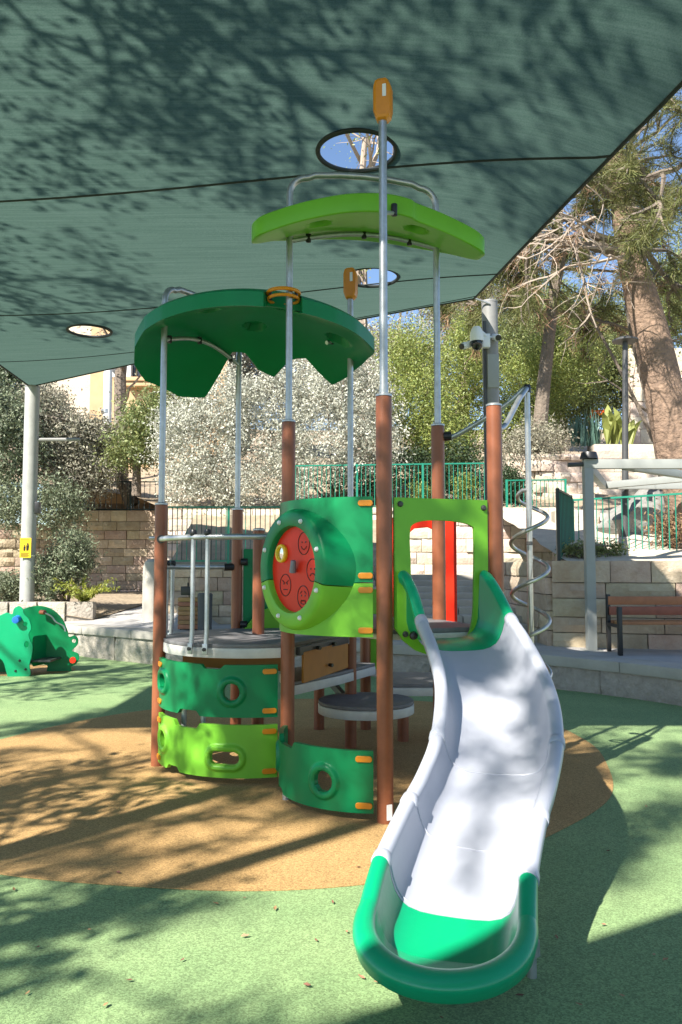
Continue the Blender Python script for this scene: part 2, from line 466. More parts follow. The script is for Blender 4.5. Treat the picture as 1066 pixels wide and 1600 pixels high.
stone_wall('retaining_wall', 'beige limestone block retaining wall behind the wooden bench', (rw0.x, rw0.y), (rw1.x + 1.6, rw1.y - .35), .38, 1.6, .24, (.45, .95), ASHLAR, 3)
# return of that wall running back beside the steps
stone_wall('retaining_wall', 'short side wall of limestone running back beside the broad steps', (rw0.x - .03, rw0.y + 5.6), (rw0.x - .03, rw0.y + .02), .38, 1.6, .24, (.45, .95), ASHLAR, 5)
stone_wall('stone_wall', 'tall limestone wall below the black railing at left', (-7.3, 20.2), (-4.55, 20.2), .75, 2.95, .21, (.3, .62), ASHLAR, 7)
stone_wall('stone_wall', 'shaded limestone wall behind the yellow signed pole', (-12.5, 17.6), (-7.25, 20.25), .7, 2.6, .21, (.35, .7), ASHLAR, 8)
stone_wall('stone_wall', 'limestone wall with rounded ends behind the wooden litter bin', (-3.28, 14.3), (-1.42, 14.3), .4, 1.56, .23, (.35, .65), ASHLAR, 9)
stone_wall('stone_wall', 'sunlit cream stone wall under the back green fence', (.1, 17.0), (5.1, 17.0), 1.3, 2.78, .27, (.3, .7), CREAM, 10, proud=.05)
stone_wall('stone_wall', 'pale upper garden wall beyond the dark lamp post', (at(928, 715, 20).x, 20), (at(1060, 715, 20).x, 20), 3.2, 4.62, .36, (.7, 1.2), CREAM, 12)
stone_wall('stone_wall', 'bright stone wall high on the slope behind the pine trunk', (at(985, 660, 24).x, 24), (at(1200, 660, 24).x, 24), 4.0, 8.2, .42, (.6, 1.2), CREAM, 13)
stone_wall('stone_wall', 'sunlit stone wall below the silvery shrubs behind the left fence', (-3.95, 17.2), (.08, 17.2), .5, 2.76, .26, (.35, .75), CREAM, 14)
# rounded stone ends of the free-standing wall
for xx, lb in ((-3.37, 'tall rounded stone pier at the left end of the bin wall'), (-1.38, 'rounded stone pier at the right end of the bin wall')):
    mb = MB(); mb.lathe([(0, .40), (.17, .40), (.172, 1.2), (.165, 1.5), (.14, 1.6), (.08, 1.65), (0, 1.66)], 20, Matrix.Translation((xx, 14.28, 0)))
    tag(mb.obj('stone_pier', CONC), lb, 'pier')

# broad steps up to the sunlit landing
steps = thing('stone_steps', (2, 11.7, .42), 'broad shaded stone steps rising behind the spiral climber', 'steps')
NS = 9
for i in range(NS):
    z = .42 + (i + 1) * .105; y0 = 11.7 + i * .5
    for k in range(3):
        x0 = -.6 + k * 1.27; MB().box((x0 + .63, y0 + (17 - y0) / 2, z - .06), (1.255, 17 - y0, .118)).obj('step_slab', CONC, steps, bevel=.01)

# ---------------------------------------------------------------- fences
ubox = MB().box((0, 0, 0), (1, 1, 1)).mesh('bar', smooth=0)
_ub = {}
def ub(m):
    if m.name not in _ub: q = ubox.copy(); q.materials.append(m); _ub[m.name] = q
    return _ub[m.name]
def stick(name, a, b, w_, h_, m, parent, up=(0, 0, 1)):
    a, b = Vector(a), Vector(b); d = b - a; L = d.length; d.normalize()
    u = Vector(up) if abs(d.dot(Vector(up))) < .95 else Vector((0, 1, 0))
    s_ = d.cross(u).normalized(); u = s_.cross(d)
    mm = Matrix((s_ * w_, d * L, u * h_)).transposed().to_4x4(); mm.translation = (a + b) / 2
    return link(name, ub(m), parent, None, mm)
def fence(label, p0, p1, z0, z1, h, sp, m, pw=.014, post=1.6, name='picket_fence', m2=None, rails=(0.05, 1.0)):
    a, b = Vector((*p0, z0)), Vector((*p1, z1)); L = (b - a).length
    root = thing(name, a, label, 'fence')
    up = Vector((0, 0, 1))
    for r_ in rails: stick('rail', a + up * (h * r_), b + up * (h * r_), .035, .03, m, root)
    n = int(L / sp)
    for i in range(1, n):
        p = a.lerp(b, i / n); stick('picket', p + up * (h * rails[0] + .005), p + up * (h * rails[-1] - .015), pw, pw, m2 if (m2 and i % 2) else m, root)
    k = max(1, round(L / post))
    for i in range(k + 1):
        p = a.lerp(b, i / k); stick('post', p - up * .08, p + up * (h + .02), .045, .045, m, root)
    return root
f0 = at(455, 780, 17.15); f1 = at(764, 780, 17.15)
fence('long green picket fence on top of the back stone wall', (f0.x, 17.15), (f1.x, 17.15), 2.72, 2.78, .98, .095, FGREEN)
f2 = at(792, 780, 17.3); f3 = at(884, 780, 17.6)
fence('short green picket fence behind the spiral climber', (f2.x, 17.3), (f3.x, 17.6), 2.45, 2.5, .95, .1, FGREEN)
fence('green picket fence on the wall behind the left deck', (-3.3, 14.32), (-.75, 14.32), 1.57, 1.57, 1.02, .085, FGREEN, m2=FBLACK)
g0 = at(872, 815, 11.5); g1 = at(893, 815, 13.2)
fence('dark green fence panel seen edge on beside the pergola post', (g0.x, 11.5), (g1.x, 13.2), 1.55, 1.6, 1.08, .09, FBLACK, m2=FGREEN)
g2 = at(1090, 815, 11.9)
fence('green picket fence above the bench wall', (g1.x + .02, 13.2), (g2.x, 11.9), 1.6, 1.6, 1.02, .1, FGREEN, m2=FGREEN)
fence('black railing along the top of the left limestone wall', (-6.6, 20.35), (-4.2, 20.35), 2.95, 2.95, .75, .14, FBLACK, name='railing')

# ---------------------------------------------------------------- plants
def rnd_dirs(n, rs):
    v = rs.normal(size=(n, 3)); return v / np.linalg.norm(v, axis=1, keepdims=True)
def quads(name, V, m, parent):
    n = len(V) // 4
    me = bpy.data.meshes.new(name)
    me.vertices.add(len(V)); me.vertices.foreach_set('co', V.astype(np.float32).ravel())
    me.loops.add(4 * n); me.loops.foreach_set('vertex_index', np.arange(4 * n, dtype=np.int32))
    me.polygons.add(n); me.polygons.foreach_set('loop_start', np.arange(0, 4 * n, 4, dtype=np.int32))
    try: me.polygons.foreach_set('loop_total', np.full(n, 4, dtype=np.int32))
    except Exception: pass
    me.update(calc_edges=True); me.validate()
    return link(name, me, parent, m)
def leaf_quads(C, size, aspect, rs, droop=0, sv=.4):
    n = len(C); d = rnd_dirs(n, rs); d[:, 2] -= droop; d /= np.linalg.norm(d, axis=1, keepdims=True)
    s_ = np.cross(d, rnd_dirs(n, rs)); s_ /= np.linalg.norm(s_, axis=1, keepdims=True) + 1e-9
    L = size * (1 + sv * (rs.random((n, 1)) * 2 - 1)); W = L * aspect
    a = C - d * L / 2; b = C + s_ * W / 2 - d * L * .06; c = C + d * L / 2; e = C - s_ * W / 2 - d * L * .06
    return np.stack([a, b, c, e], 1).reshape(-1, 3)
def clumps(ell, nc, per, spread, rs, shell=.55):
    # ell: list of (centre, radii); returns points in clumps spread through the ellipsoids
    out = []
    vol = np.array([r[0] * r[1] * r[2] for c, r in ell]) ** .67; vol /= vol.sum()
    for (c, r), k in zip(ell, vol):
        m = max(1, int(nc * k)); d = rnd_dirs(m, rs); rad = (shell + (1 - shell) * rs.random((m, 1)) ** .7)
        cc = np.array(c) + d * rad * np.array(r) * (1 + .18 * rs.normal(size=(m, 1)))
        pts = cc[:, None, :] + rs.normal(size=(m, per, 3)) * spread * (.6 + .8 * rs.random((m, 1, 1)))
        out.append(pts.reshape(-1, 3))
    return np.concatenate(out)
def limb(mb, p, d, L, r, rg, depth, tips, bend=.35, n=5, ns=6, kids=3, ratio=.62, upb=.15):
    pts = [Vector(p)]; d = Vector(d).normalized(); cur = Vector(p)
    for i in range(ns):
        d = (d + Vector((rg.gauss(0, bend), rg.gauss(0, bend), rg.gauss(0, bend) + upb)) * .5).normalized()
        cur = cur + d * (L / ns); pts.append(cur.copy())
    mb.tube(pts, [r * (1 - .7 * i / ns) for i in range(ns + 1)], n, caps=False)
    if depth == 0: tips.append((pts[-1], d)); tips.append((pts[-3], d)); return
    for k in range(kids):
        i = rg.randint(max(1, ns // 3), ns); a = rg.uniform(0, 6.28)
        side = d.cross(Vector((math.cos(a), math.sin(a), .4))).normalized()
        limb(mb, pts[i], (d * .6 + side * .8), L * ratio * rg.uniform(.75, 1.15), r * .5, rg, depth - 1, tips, bend, max(3, n - 1), max(3, ns - 1), kids, ratio, upb)
    tips.append((pts[-1], d))
def tree(name, label, base, ell, trunk, lm, bm_=BARK2, nc=500, per=40, leaf=.08, asp=.4, spread=.14, seed=1, group=None, droop=.1, r0=.12, shell=.4, cat='tree'):
    rs = np.random.RandomState(seed); rg = random.Random(seed)
    root = thing(name, base, label, cat, group)
    mb = MB(); top = Vector(trunk[-1]); mb.tube([Vector(p) for p in trunk], [r0 * (1 - .5 * i / (len(trunk) - 1)) for i in range(len(trunk))], 9, caps=False)
    tips = []
    for c, r in ell:
        for q in range(3):
            e = Vector(c) + Vector([rg.gauss(0, .5) * r[i] for i in range(3)]); st = Vector(trunk[-1 - (q % 2)])
            mid = st.lerp(e, .5) + Vector((rg.gauss(0, .12), rg.gauss(0, .12), .1)); mb.tube([st, mid, e], [r0 * .4, r0 * .28, r0 * .1], 6, caps=False)
    mb.obj('trunk', bm_, root)
    C = clumps(ell, nc, per, spread, rs, shell)
    quads('crown', leaf_quads(C, leaf, asp, rs, droop), lm, root)
    return root
def shrub(name, label, base, ell, lm, nc=300, per=40, leaf=.06, asp=.4, spread=.1, seed=1, group=None, shell=.45, stems=6):
    rs = np.random.RandomState(seed); rg = random.Random(seed)
    root = thing(name, base, label, 'shrub', group); mb = MB()
    for i in range(stems):
        c, r = ell[i % len(ell)]; e = Vector(c) + Vector((rg.gauss(0, .4) * r[0], rg.gauss(0, .4) * r[1], rg.random() * .5 * r[2]))
        b = Vector(base) + Vector((rg.gauss(0, .12), rg.gauss(0, .12), -.05)); m_ = b.lerp(e, .5) + Vector((rg.gauss(0, .1), rg.gauss(0, .1), .1))
        mb.tube([b, m_, e], [.035, .022, .008], 5, caps=False)
    mb.obj('stem', BARK2, root)
    quads('foliage', leaf_quads(clumps(ell, nc, per, spread, rs, shell), leaf, asp, rs, .1), lm, root)
    return root
def E_(px, py, Y, rpx, rpy, ry=None):
    c = at(px, py, Y); k = Y / FPX; return (tuple(c), (rpx * k, ry or (rpx + rpy) / 2 * k * .8, rpy * k))
# silvery shrubs behind the left fence
shrub('silver_shrub', 'large silvery shrub above the left deck between the two steel poles', (-2.4, 18.0, 2.7), [E_(330, 690, 18, 80, 100, 1.1), E_(345, 630, 18.2, 70, 70, .9), E_(295, 750, 17.6, 45, 45, .6), E_(270, 690, 18, 35, 60, .7), E_(370, 760, 17.6, 50, 40, .6)], L_SILV, 900, 42, .065, .42, .11, 21)
shrub('silver_shrub', 'large silvery shrub right of the front brown post', (-.3, 18.2, 2.9), [E_(500, 680, 18.1, 90, 100, 1.1), E_(430, 650, 18.3, 65, 95, .9), E_(560, 630, 18.5, 65, 70, .9), E_(440, 750, 17.8, 50, 45, .6), E_(520, 590, 18.6, 80, 50, .9), E_(590, 700, 18.2, 45, 55, .6)], L_SILV, 1350, 42, .065, .42, .11, 22)
tree('green_tree', 'bushy green tree beside the golden building at upper left', at(215, 770, 19), [E_(232, 668, 19, 42, 45, .9), E_(208, 705, 18.8, 42, 28, .8), E_(265, 640, 19.2, 38, 50, .8)], [at(213, 775, 19), at(214, 725, 19), at(216, 680, 19)], L_MID, nc=420, per=40, leaf=.085, spread=.13, seed=23)
tree('leaning_tree', 'dusty tree with a leaning dark trunk behind the railing', at(205, 775, 20.6), [E_(95, 695, 19.5, 60, 50, 1), E_(145, 690, 20.2, 45, 35, 1), E_(70, 640, 19.8, 35, 35, 1), E_(130, 745, 19.3, 50, 30, .7)], [at(208, 790, 20.6), at(190, 750, 20.6), at(176, 715, 20.5), at(160, 690, 20.4)], L_DUST, nc=1000, per=40, leaf=.085, spread=.15, seed=24, r0=.2)
tree('olive_tree', 'grey green tree behind the pale pole at far left', at(-60, 850, 18.5), [E_(10, 700, 18.3, 55, 90, 1), E_(-40, 640, 18.5, 60, 80, 1), E_(90, 790, 18, 45, 40, .7), E_(20, 790, 18, 40, 35, .7)], [at(-60, 900, 18.5), at(-50, 800, 18.5), at(-30, 730, 18.5)], L_OLIVE, nc=900, per=40, leaf=.08, spread=.14, seed=25, r0=.16)
tree('dark_conifer', 'dark shaded tree below the shade sail corner at far left', at(0, 700, 23), [E_(10, 590, 22, 60, 45, 1.2), E_(-50, 560, 22, 60, 60, 1.2), E_(40, 640, 22.5, 40, 30, 1)], [at(-20, 780, 23), at(-10, 700, 23), at(0, 640, 23)], L_DARK, nc=500, per=40, leaf=.11, spread=.2, seed=26)
shrub('olive_shrub', 'grey olive shrub growing beside the yellow signed pole', at(100, 940, 15.6), [E_(105, 880, 15.5, 38, 42, .5), E_(75, 910, 15.4, 30, 35, .5), E_(125, 860, 15.6, 22, 32, .4)], L_OLIVE, 330, 36, .06, .38, .08, 27)
shrub('low_shrub', 'low dark shrub at the foot of the shaded wall at far left', at(15, 945, 15.8), [E_(15, 920, 15.8, 30, 24, .4)], L_OLIVE, 120, 36, .06, .4, .08, 28)
# fern-like plant
fr_root = thing('fern_plant', at(130, 946, 15), 'small yellow green feathery plant at the planter corner', 'plant')
rs = np.random.RandomState(5); V = []
b0 = np.array(at(132, 944, 15))
for k in range(26):
    a = rs.rand() * 6.28; L_ = .35 + .4 * rs.rand(); e = np.array([math.cos(a) * .35, math.sin(a) * .3, .45 + .3 * rs.rand()])
    for t in np.linspace(.15, 1, 22):
        p = b0 + e * L_ * 1.4 * t + np.array([math.cos(a), math.sin(a), 0]) * .25 * t * t - np.array([0, 0, .18 * t ** 3])
        V.append(p[None] + rs.normal(size=(3, 3)) * .018)
quads('foliage', leaf_quads(np.concatenate(V), .07, .3, rs, .2), L_FERN, fr_root)

# light trees on the slope, middle and right
def bgtree(label, px, Y, els, lm, seed, nc=700, leaf=.11, name='slope_tree', r0=.14, spread=.2, per=36, trunk_px=None, bmat=BARK2):
    b = at(px, 760, Y); b.z = hill_z(b.x, Y)
    c = Vector(els[0][0]); tr = [b, b.lerp(c, .4) + Vector((.1, 0, 0)), b.lerp(c, .8)]
    tree(name, label, b, els, tr, lm, bmat, nc=int(nc * 1.5), per=per, leaf=leaf * .78, spread=spread, seed=seed, group=None, r0=r0, shell=.35)
bgtree('airy light green tree above the back green fence', 660, 20, [E_(650, 640, 20, 60, 70, 1.2), E_(640, 560, 20.5, 50, 50, 1), E_(690, 690, 19.5, 50, 40, 1)], L_LITE, 31, 650, .09)
bgtree('light green tree with pale trunk behind the camera pole', 715, 23, [E_(720, 600, 23, 50, 80, 1.4), E_(700, 690, 22.5, 50, 50, 1.2), E_(735, 530, 23.5, 40, 40, 1)], L_LITE, 32, 620, .1, bmat=TWIG, r0=.22)
bgtree('round pale green tree right of the camera pole', 830, 22, [E_(835, 600, 22, 70, 65, 1.3), E_(880, 560, 22.5, 60, 60, 1.2), E_(810, 660, 21.5, 55, 40, 1)], L_LITE, 33, 900, .09)
bgtree('bushy green tree beyond the dark lamp post', 920, 25, [E_(920, 560, 25, 65, 70, 1.4), E_(890, 640, 24, 55, 45, 1.1), E_(960, 600, 25.5, 40, 60, 1)], L_MID, 34, 800, .11)
bgtree('distant green tree under the pine crown at right', 1050, 33, [E_(1045, 480, 33, 55, 80, 2), E_(1100, 430, 33, 60, 80, 2)], L_MID, 35, 600, .15, spread=.3)
bgtree('distant hazy tree filling the gap above the fence', 600, 33, [E_(600, 560, 33, 90, 60, 2.4), E_(480, 600, 34, 110, 60, 2.4), E_(720, 480, 35, 80, 50, 2.4), E_(350, 590, 34, 100, 50, 2.2)], L_DUST, 36, 1300, .15, spread=.3, r0=.3)
bgtree('wide distant tree high on the slope behind the pine', 880, 36, [E_(860, 500, 36, 90, 60, 2.6), E_(790, 540, 35, 70, 50, 2.4), E_(960, 520, 37, 70, 50, 2.2)], L_MID, 37, 1100, .16, spread=.32, r0=.3)
# dark shrub gaps behind the green fence
shrub('dark_shrub', 'dark shaded shrub behind the back green fence', at(690, 780, 18.3), [E_(640, 740, 18.2, 50, 35, .6), E_(710, 735, 18.3, 55, 45, .6), E_(560, 760, 18.2, 60, 30, .5)], L_DARK, 300, 36, .08, .4, .14, 38)
shrub('leafy_shrub', 'bright leafy shrub poking through the back green fence', at(730, 790, 17.6), [E_(728, 765, 17.5, 22, 24, .3), E_(660, 770, 17.5, 16, 18, .3)], L_LITE, 90, 34, .06, .4, .07, 39)
shrub('dark_shrub', 'dark green shrub behind the short fence at right', at(800, 780, 18), [E_(797, 760, 17.9, 22, 30, .4)], L_DARK, 90, 36, .07, .4, .1, 40)
shrub('dry_shrub', 'pale dry shrub climbing the rocky bank behind the short fence', at(840, 740, 18.5), [E_(850, 690, 18.8, 40, 35, .5), E_(815, 700, 18.6, 30, 30, .5)], L_DUST, 220, 34, .07, .4, .12, 41)
shrub('dry_shrub', 'pale dry twiggy shrub at the fence foot right of the boulder', at(1050, 860, 12.6), [E_(1048, 835, 12.6, 28, 26, .3)], L_DRY, 110, 30, .055, .35, .08, 42)
shrub('ground_plant', 'small leafy weed at the foot of the fence by the pergola post', at(905, 868, 11.8), [E_(905, 860, 11.8, 30, 9, .15), E_(950, 858, 12, 30, 10, .15)], L_MID, 70, 30, .05, .4, .05, 43)
# teal blade plant, banana-like leaves, flowers
bl = thing('blade_plant', at(915, 695, 20.6), 'clump of teal sword shaped leaves above the pale wall', 'plant')
mb = MB(); rg = random.Random(6)
for k in range(70):
    p = at(905 + rg.random() * 45 - 12, 697, 20.5 + rg.random() * .5); a = rg.uniform(0, 6.28); h_ = .55 + .5 * rg.random(); o_ = Vector((math.cos(a) * .25, math.sin(a) * .2, 0)) * h_
    s_ = Vector((-math.sin(a), math.cos(a), 0)) * .028
    q1 = p + o_ * .5 + Vector((0, 0, h_ * .6)); q2 = p + o_ * 1.1 + Vector((0, 0, h_))
    mb.add([p - s_, p + s_, q1 + s_ * .9, q1 - s_ * .9, q2], [(0, 1, 2, 3), (3, 2, 4)])
mb.obj('foliage', L_TEAL, bl)
bp_ = thing('broadleaf_plant', at(960, 697, 20.4), 'bright green broad leaved plant beside the dark lamp post', 'plant')
rg = random.Random(8)
for k in range(14):
    p = at(948 + rg.random() * 42, 699, 20.4 + rg.random() * .4); h_ = .7 + rg.random() * .5; a = rg.uniform(0, 6.28)
    o_ = Vector((math.cos(a) * .25, math.sin(a) * .2, 0)); s_ = Vector((-math.sin(a), math.cos(a), 0)) * .1
    mb = MB(); q1 = p + o_ * .4 + Vector((0, 0, h_ * .5)); q2 = p + o_ + Vector((0, 0, h_ * .85)); q3 = p + o_ * 1.7 + Vector((0, 0, h_))
    mb.add([p - s_ * .3, p + s_ * .3, q1 + s_, q1 - s_, q2 + s_ * .8, q2 - s_ * .8, q3], [(0, 1, 2, 3), (3, 2, 4, 5), (5, 4, 6)])
    mb.obj('leaf', L_LITE, bp_)
fl = thing('flower_clump', at(935, 645, 21), 'orange flowers above the teal leaved plant', 'flowers')
rs = np.random.RandomState(3); C = np.array([at(928 + 26 * rs.rand() * (1 if i % 2 else -.2), 640 + 14 * rs.rand(), 21) for i in range(60)])
quads('petals', leaf_quads(C, .1, .6, rs), FLOWER, fl)
MB().tube([at(930, 700, 21), at(932, 670, 21), at(936, 645, 21)], [.02, .015, .01], 5).obj('stem', L_MID, fl)

# ---------------------------------------------------------------- pine at right
def needles(tips, n, L, wd_, rs):
    V = []
    for p, d in tips:
        p = np.array(p); d = np.array(d)
        dd = d[None] * .5 + rs.normal(size=(n, 3)) * .6; dd[:, 2] -= .12
        dd /= np.linalg.norm(dd, axis=1, keepdims=True)
        o = p[None] - d[None] * (rs.random((n, 1)) * .3) + rs.normal(size=(n, 3)) * .05
        s_ = np.cross(dd, rs.normal(size=(n, 3))); s_ /= np.linalg.norm(s_, axis=1, keepdims=True); s_ *= wd_ / 2
        l_ = L * (.7 + .6 * rs.random((n, 1)))
        V.append(np.stack([o - s_, o + s_, o + dd * l_ + s_ * .4, o + dd * l_ - s_ * .4], 1).reshape(-1, 3))
    return np.concatenate(V)
pine = thing('pine_tree', at(1092, 872, 14), 'leaning pine with thick reddish grey trunk at right', 'tree')
tp_ = [at(1096, 890, 14), at(1078, 800, 14), at(1052, 680, 14), at(1022, 540, 14), at(1000, 455, 14), at(985, 395, 14), at(970, 300, 14), at(950, 180, 14), at(940, 40, 14)]
tsp = spline(tp_, 6); n_ = len(tsp)
MB().tube(tsp, [.42 - .3 * (i / n_) for i in range(n_)], 16, caps=False).obj('trunk', BARK, pine)
rg = random.Random(11); mbb = MB(); tips = []; drytips = []; mbd = MB()
for (px, py, dx, dy, dz, L_, k) in [(988, 400, -1, -.3, .1, 2.0, 0), (985, 385, -.7, .4, .5, 1.8, 0), (975, 340, .9, -.4, .2, 2.2, 0), (972, 320, -.9, -.5, .3, 2.3, 0), (965, 270, .8, .3, .4, 2.3, 0), (960, 240, -.8, .2, .5, 2.2, 0), (955, 200, .9, -.2, .2, 2.4, 0), (950, 170, -.6, -.6, .4, 2.2, 0), (980, 370, .7, .6, .0, 2.0, 0), (970, 300, .2, -.9, .3, 1.8, 0), (945, 100, .8, 0, .4, 2.2, 0), (985, 390, .3, -.8, .2, 1.6, 0), (988, 400, -.9, .1, .5, 2.4, 0)]:
    limb(mbb, at(px, py, 14), (dx, dy, dz), L_, .09, rg, 2, tips, .4, 5, 6, 4, .6, -.02)
mbb.obj('branches', BARK2, pine)
rs = np.random.RandomState(12)
quads('crown', needles(tips, 60, .2, .011, rs), L_PINE, pine)
# bare hanging dead branches of the pine
for (px, py, dx, dz) in [(985, 395, -.9, .1), (985, 400, -.8, -.25), (982, 380, -1, .25), (988, 410, -.75, -.5), (930, 340, -.6, -.6), (900, 370, -.3, -.9)]:
    limb(mbd, at(px, py, 13.6), (dx, -.25, dz), 1.7, .035, rg, 2, drytips, .35, 4, 6, 4, .62, -.1)
mbd.obj('dead_branches', TWIG, pine)
quads('dry_needles', needles(drytips[::6], 24, .16, .01, rs), L_DRY, pine)
# pine foliage hanging beside the sail corner
ph = thing('pine_tree', at(800, 770, 19.5), 'drooping pine with brown dead needles beside the camera pole', 'tree')
mb = MB(); tips = []; b = at(835, 770, 19.5)
mb.tube([b, at(850, 600, 19.5), at(870, 420, 19.5), at(880, 200, 19.5)], [.2, .17, .13, .05], 9, caps=False)
for k in range(16):
    py = 250 + k * 17; dx = -1 if k % 2 else .8
    limb(mb, at(866, py, 19.5), (dx * (1 if k % 3 else .4), rg.uniform(-.8, .5), .1), 2.0, .06, rg, 2, tips, .4, 4, 6, 4, .6, -.12)
mb.obj('trunk', BARK2, ph)
rs = np.random.RandomState(13); half = [t for i, t in enumerate(tips) if i % 5]
quads('crown', needles(half, 42, .28, .018, rs), L_PINE, ph)
quads('dry_needles', needles([t for i, t in enumerate(tips) if i % 5 == 0], 42, .28, .018, rs), L_DRY, ph)
# thin tree left of the pine trunk
tt = thing('thin_tree', at(1040, 740, 15), 'thin dark trunk leaning just left of the pine', 'tree')
mb = MB(); tips = []
mb.tube(spline([at(1046, 790, 15), at(1030, 690, 15), at(1008, 590, 15), at(990, 520, 15), at(978, 440, 15)], 5), [.13 - .003 * i for i in range(21)], 9, caps=False)
for px, py, dx, dz in ((990, 520, -.6, .5), (1000, 560, .6, .5), (1020, 650, -.9, .7), (985, 480, .5, .8)): limb(mb, at(px, py, 15), (dx, 0, dz), 1.3, .03, rg, 1, tips, .3, 4, 6, 4, .6, .05)
mb.tube(spline([at(1022, 690, 15), at(985, 610, 14.9), at(940, 525, 14.8), at(905, 470, 14.8)], 5), [.04 - .0015 * i for i in range(16)], 6, caps=False)
mb.obj('trunk', BARK2, tt)
rs = np.random.RandomState(14); C = np.array([np.array(p) + rs.normal(size=3) * .15 for p, d in tips for q in range(30)])
quads('crown', leaf_quads(C, .06, .4, rs), L_LITE, tt)
# bare tall tree seen through the holes of the sail
bt = thing('bare_tree', (.6, 23, 4), 'tall bare branched tree seen through the round sail hole', 'tree')
mb = MB(); tips = []; rg = random.Random(17)
mb.tube([(.6, 23, 3.8), (.8, 23, 7), (.4, 22.6, 10), (.7, 22.4, 14)], [.25, .2, .15, .08], 9, caps=False)
for k in range(13): limb(mb, (.6, 22.7, 8 + k * .45), (rg.uniform(-1, 1), rg.uniform(-1, .2), .5), 3.2, .07, rg, 2, tips, .35, 4, 6, 4, .6, .1)
mb.obj('trunk', TWIG, bt)
rs = np.random.RandomState(15); C = np.array([np.array(p) + rs.normal(size=3) * .2 for p, d in tips for q in range(7)])
quads('crown', leaf_quads(C, .09, .4, rs), L_LITE, bt)
bt = thing('bare_tree', (-7.5, 27, 4.8), 'tall brown tree seen through the far left sail hole', 'tree')
mb = MB(); tips = []
mb.tube([(-7.5, 27, 4.6), (-7.6, 27, 8), (-7.2, 27, 12)], [.25, .2, .1], 9, caps=False)
for k in range(7): limb(mb, (-7.5, 27, 7 + k * .6), (rg.uniform(-1, 1), rg.uniform(-1, .2), .4), 2.8, .07, rg, 2, tips, .35, 4, 6, 3, .6, .1)
mb.obj('trunk', BARK2, bt)
C = np.array([np.array(p) + rs.normal(size=3) * .25 for p, d in tips for q in range(10)])
quads('crown', leaf_quads(C, .12, .4, rs), L_DUST, bt)

# trees outside the frame that cast the dappled shade
def shade_tree(label, base, h0, h1, seed, rad, nl, nneed=26, ctr=None, lr=.045, low=7, broad=0):
    rg = random.Random(seed); root = thing('leafy_tree' if broad else 'pine_tree', base, label, 'tree'); mb = MB(); tips = []
    b = Vector(base); c = Vector((*(ctr or base[:2]), 0)) - Vector((b.x, b.y, 0)); lean = lambda z: c * min(1, z / h0) * 1.0
    mb.tube([b, b + lean(h0 * .6) + Vector((.2, .1, h0 * .6)), b + c + Vector((.1, .3, h1))], [.15, .12, .04], 10, caps=False)
    for k in range(nl):
        z = h0 + (h1 - h0) * (k + .5) / nl; a = k * 2.4 + rg.random()
        limb(mb, b + lean(z) + Vector((.15, .2, z)), (math.cos(a), math.sin(a), .15), rad * (1 - .4 * k / nl) * rg.uniform(.6, 1.1), lr, rg, 2, tips, .3, 5, 7, 4, .55, .03)
    for k in range(low):
        z = 2.2 + (h0 - 2.2) * k / low; a = k * 2.4 + rg.random()
        limb(mb, b + lean(z) * .85 + Vector((.12, .1, z)), (math.cos(a), math.sin(a), .3), rg.uniform(1.3, 2.4), .035, rg, 2, tips, .35, 4, 6, 3, .6, .05)
    mb.obj('trunk', BARK, root)
    rs = np.random.RandomState(seed)
    if broad: quads('crown', leaf_quads(np.concatenate([np.array(p)[None] + rs.normal(size=(nneed, 3)) * .2 for p, d in tips]), broad, .5, rs), L_MID, root)
    else: quads('crown', needles(tips, nneed, .24, .022, rs), L_PINE, root)
shade_tree('tall pine behind the photographer shading the tan rubber', (-9.3, -2.0, 0), 5.0, 11.5, 51, 3.2, 12, 26, ctr=(-7.6, -1.4))
shade_tree('broad leaved tree left of the playground shading the sail', (-9.4, 4.2, 0), 7.0, 12.5, 52, 2.8, 12, 13, broad=.12)
shade_tree('tall broad leaved tree between the two shade sails', (-4.6, 1.2, 0), 7.8, 13.0, 53, 3.0, 15, 13, ctr=(-5.0, .3), broad=.12)
shade_tree('slender pine behind the photographer dappling the slide', (-7.0, -.6, 0), 7.0, 9.6, 54, 1.15, 6, 14, ctr=(-4.45, -1.6), lr=.022, low=0)

# ---------------------------------------------------------------- rocks
def rock(label, c, r, seed, m=ROCK, name='boulder'):
    rs = np.random.RandomState(seed); bm = bmesh.new(); bmesh.ops.create_icosphere(bm, subdivisions=3, radius=1)
    ks = rnd_dirs(14, rs)
    for v in bm.verts:
        d = np.array(v.co); f = min(1.0, min((.62 + .3 * ((i * 7) % 5) / 5) / max(1e-3, d @ k) for i, k in enumerate(ks) if d @ k > .05))
        v.co = Vector(d * f * np.array(r) * (1 + .03 * rs.normal()))
    me = bpy.data.meshes.new(name); bm.to_mesh(me); bm.free()
    me.polygons.foreach_set('use_smooth', [True] * len(me.polygons)); me.set_sharp_from_angle(angle=R(28))
    o = link(name, me, None, m, Matrix.Translation(c)); return tag(o, label, 'rock')
rock('large grey boulder behind the green fence by the pergola', at(990, 825, 14.2), (.75, .6, .52), 61)
rock('dark grey rock beside the pine trunk behind the fence', at(1025, 800, 14.8), (.5, .5, .5), 62)
stone_wall('rubble_bank', 'rough cream rubble stone bank above the short green fence', (at(792, 730, 18.4).x, 18.4), (at(925, 730, 18.7).x, 18.7), 2.7, 4.15, .25, (.22, .5), CREAM, 15, proud=.09, cat='stone bank')
stone_wall('rubble_bank', 'low sunlit rubble wall at the head of the steps', (at(868, 800, 15.2).x, 15.2), (at(935, 800, 15.2).x, 15.2), 1.6, 2.6, .24, (.25, .5), CREAM, 16, proud=.08, cat='stone bank')

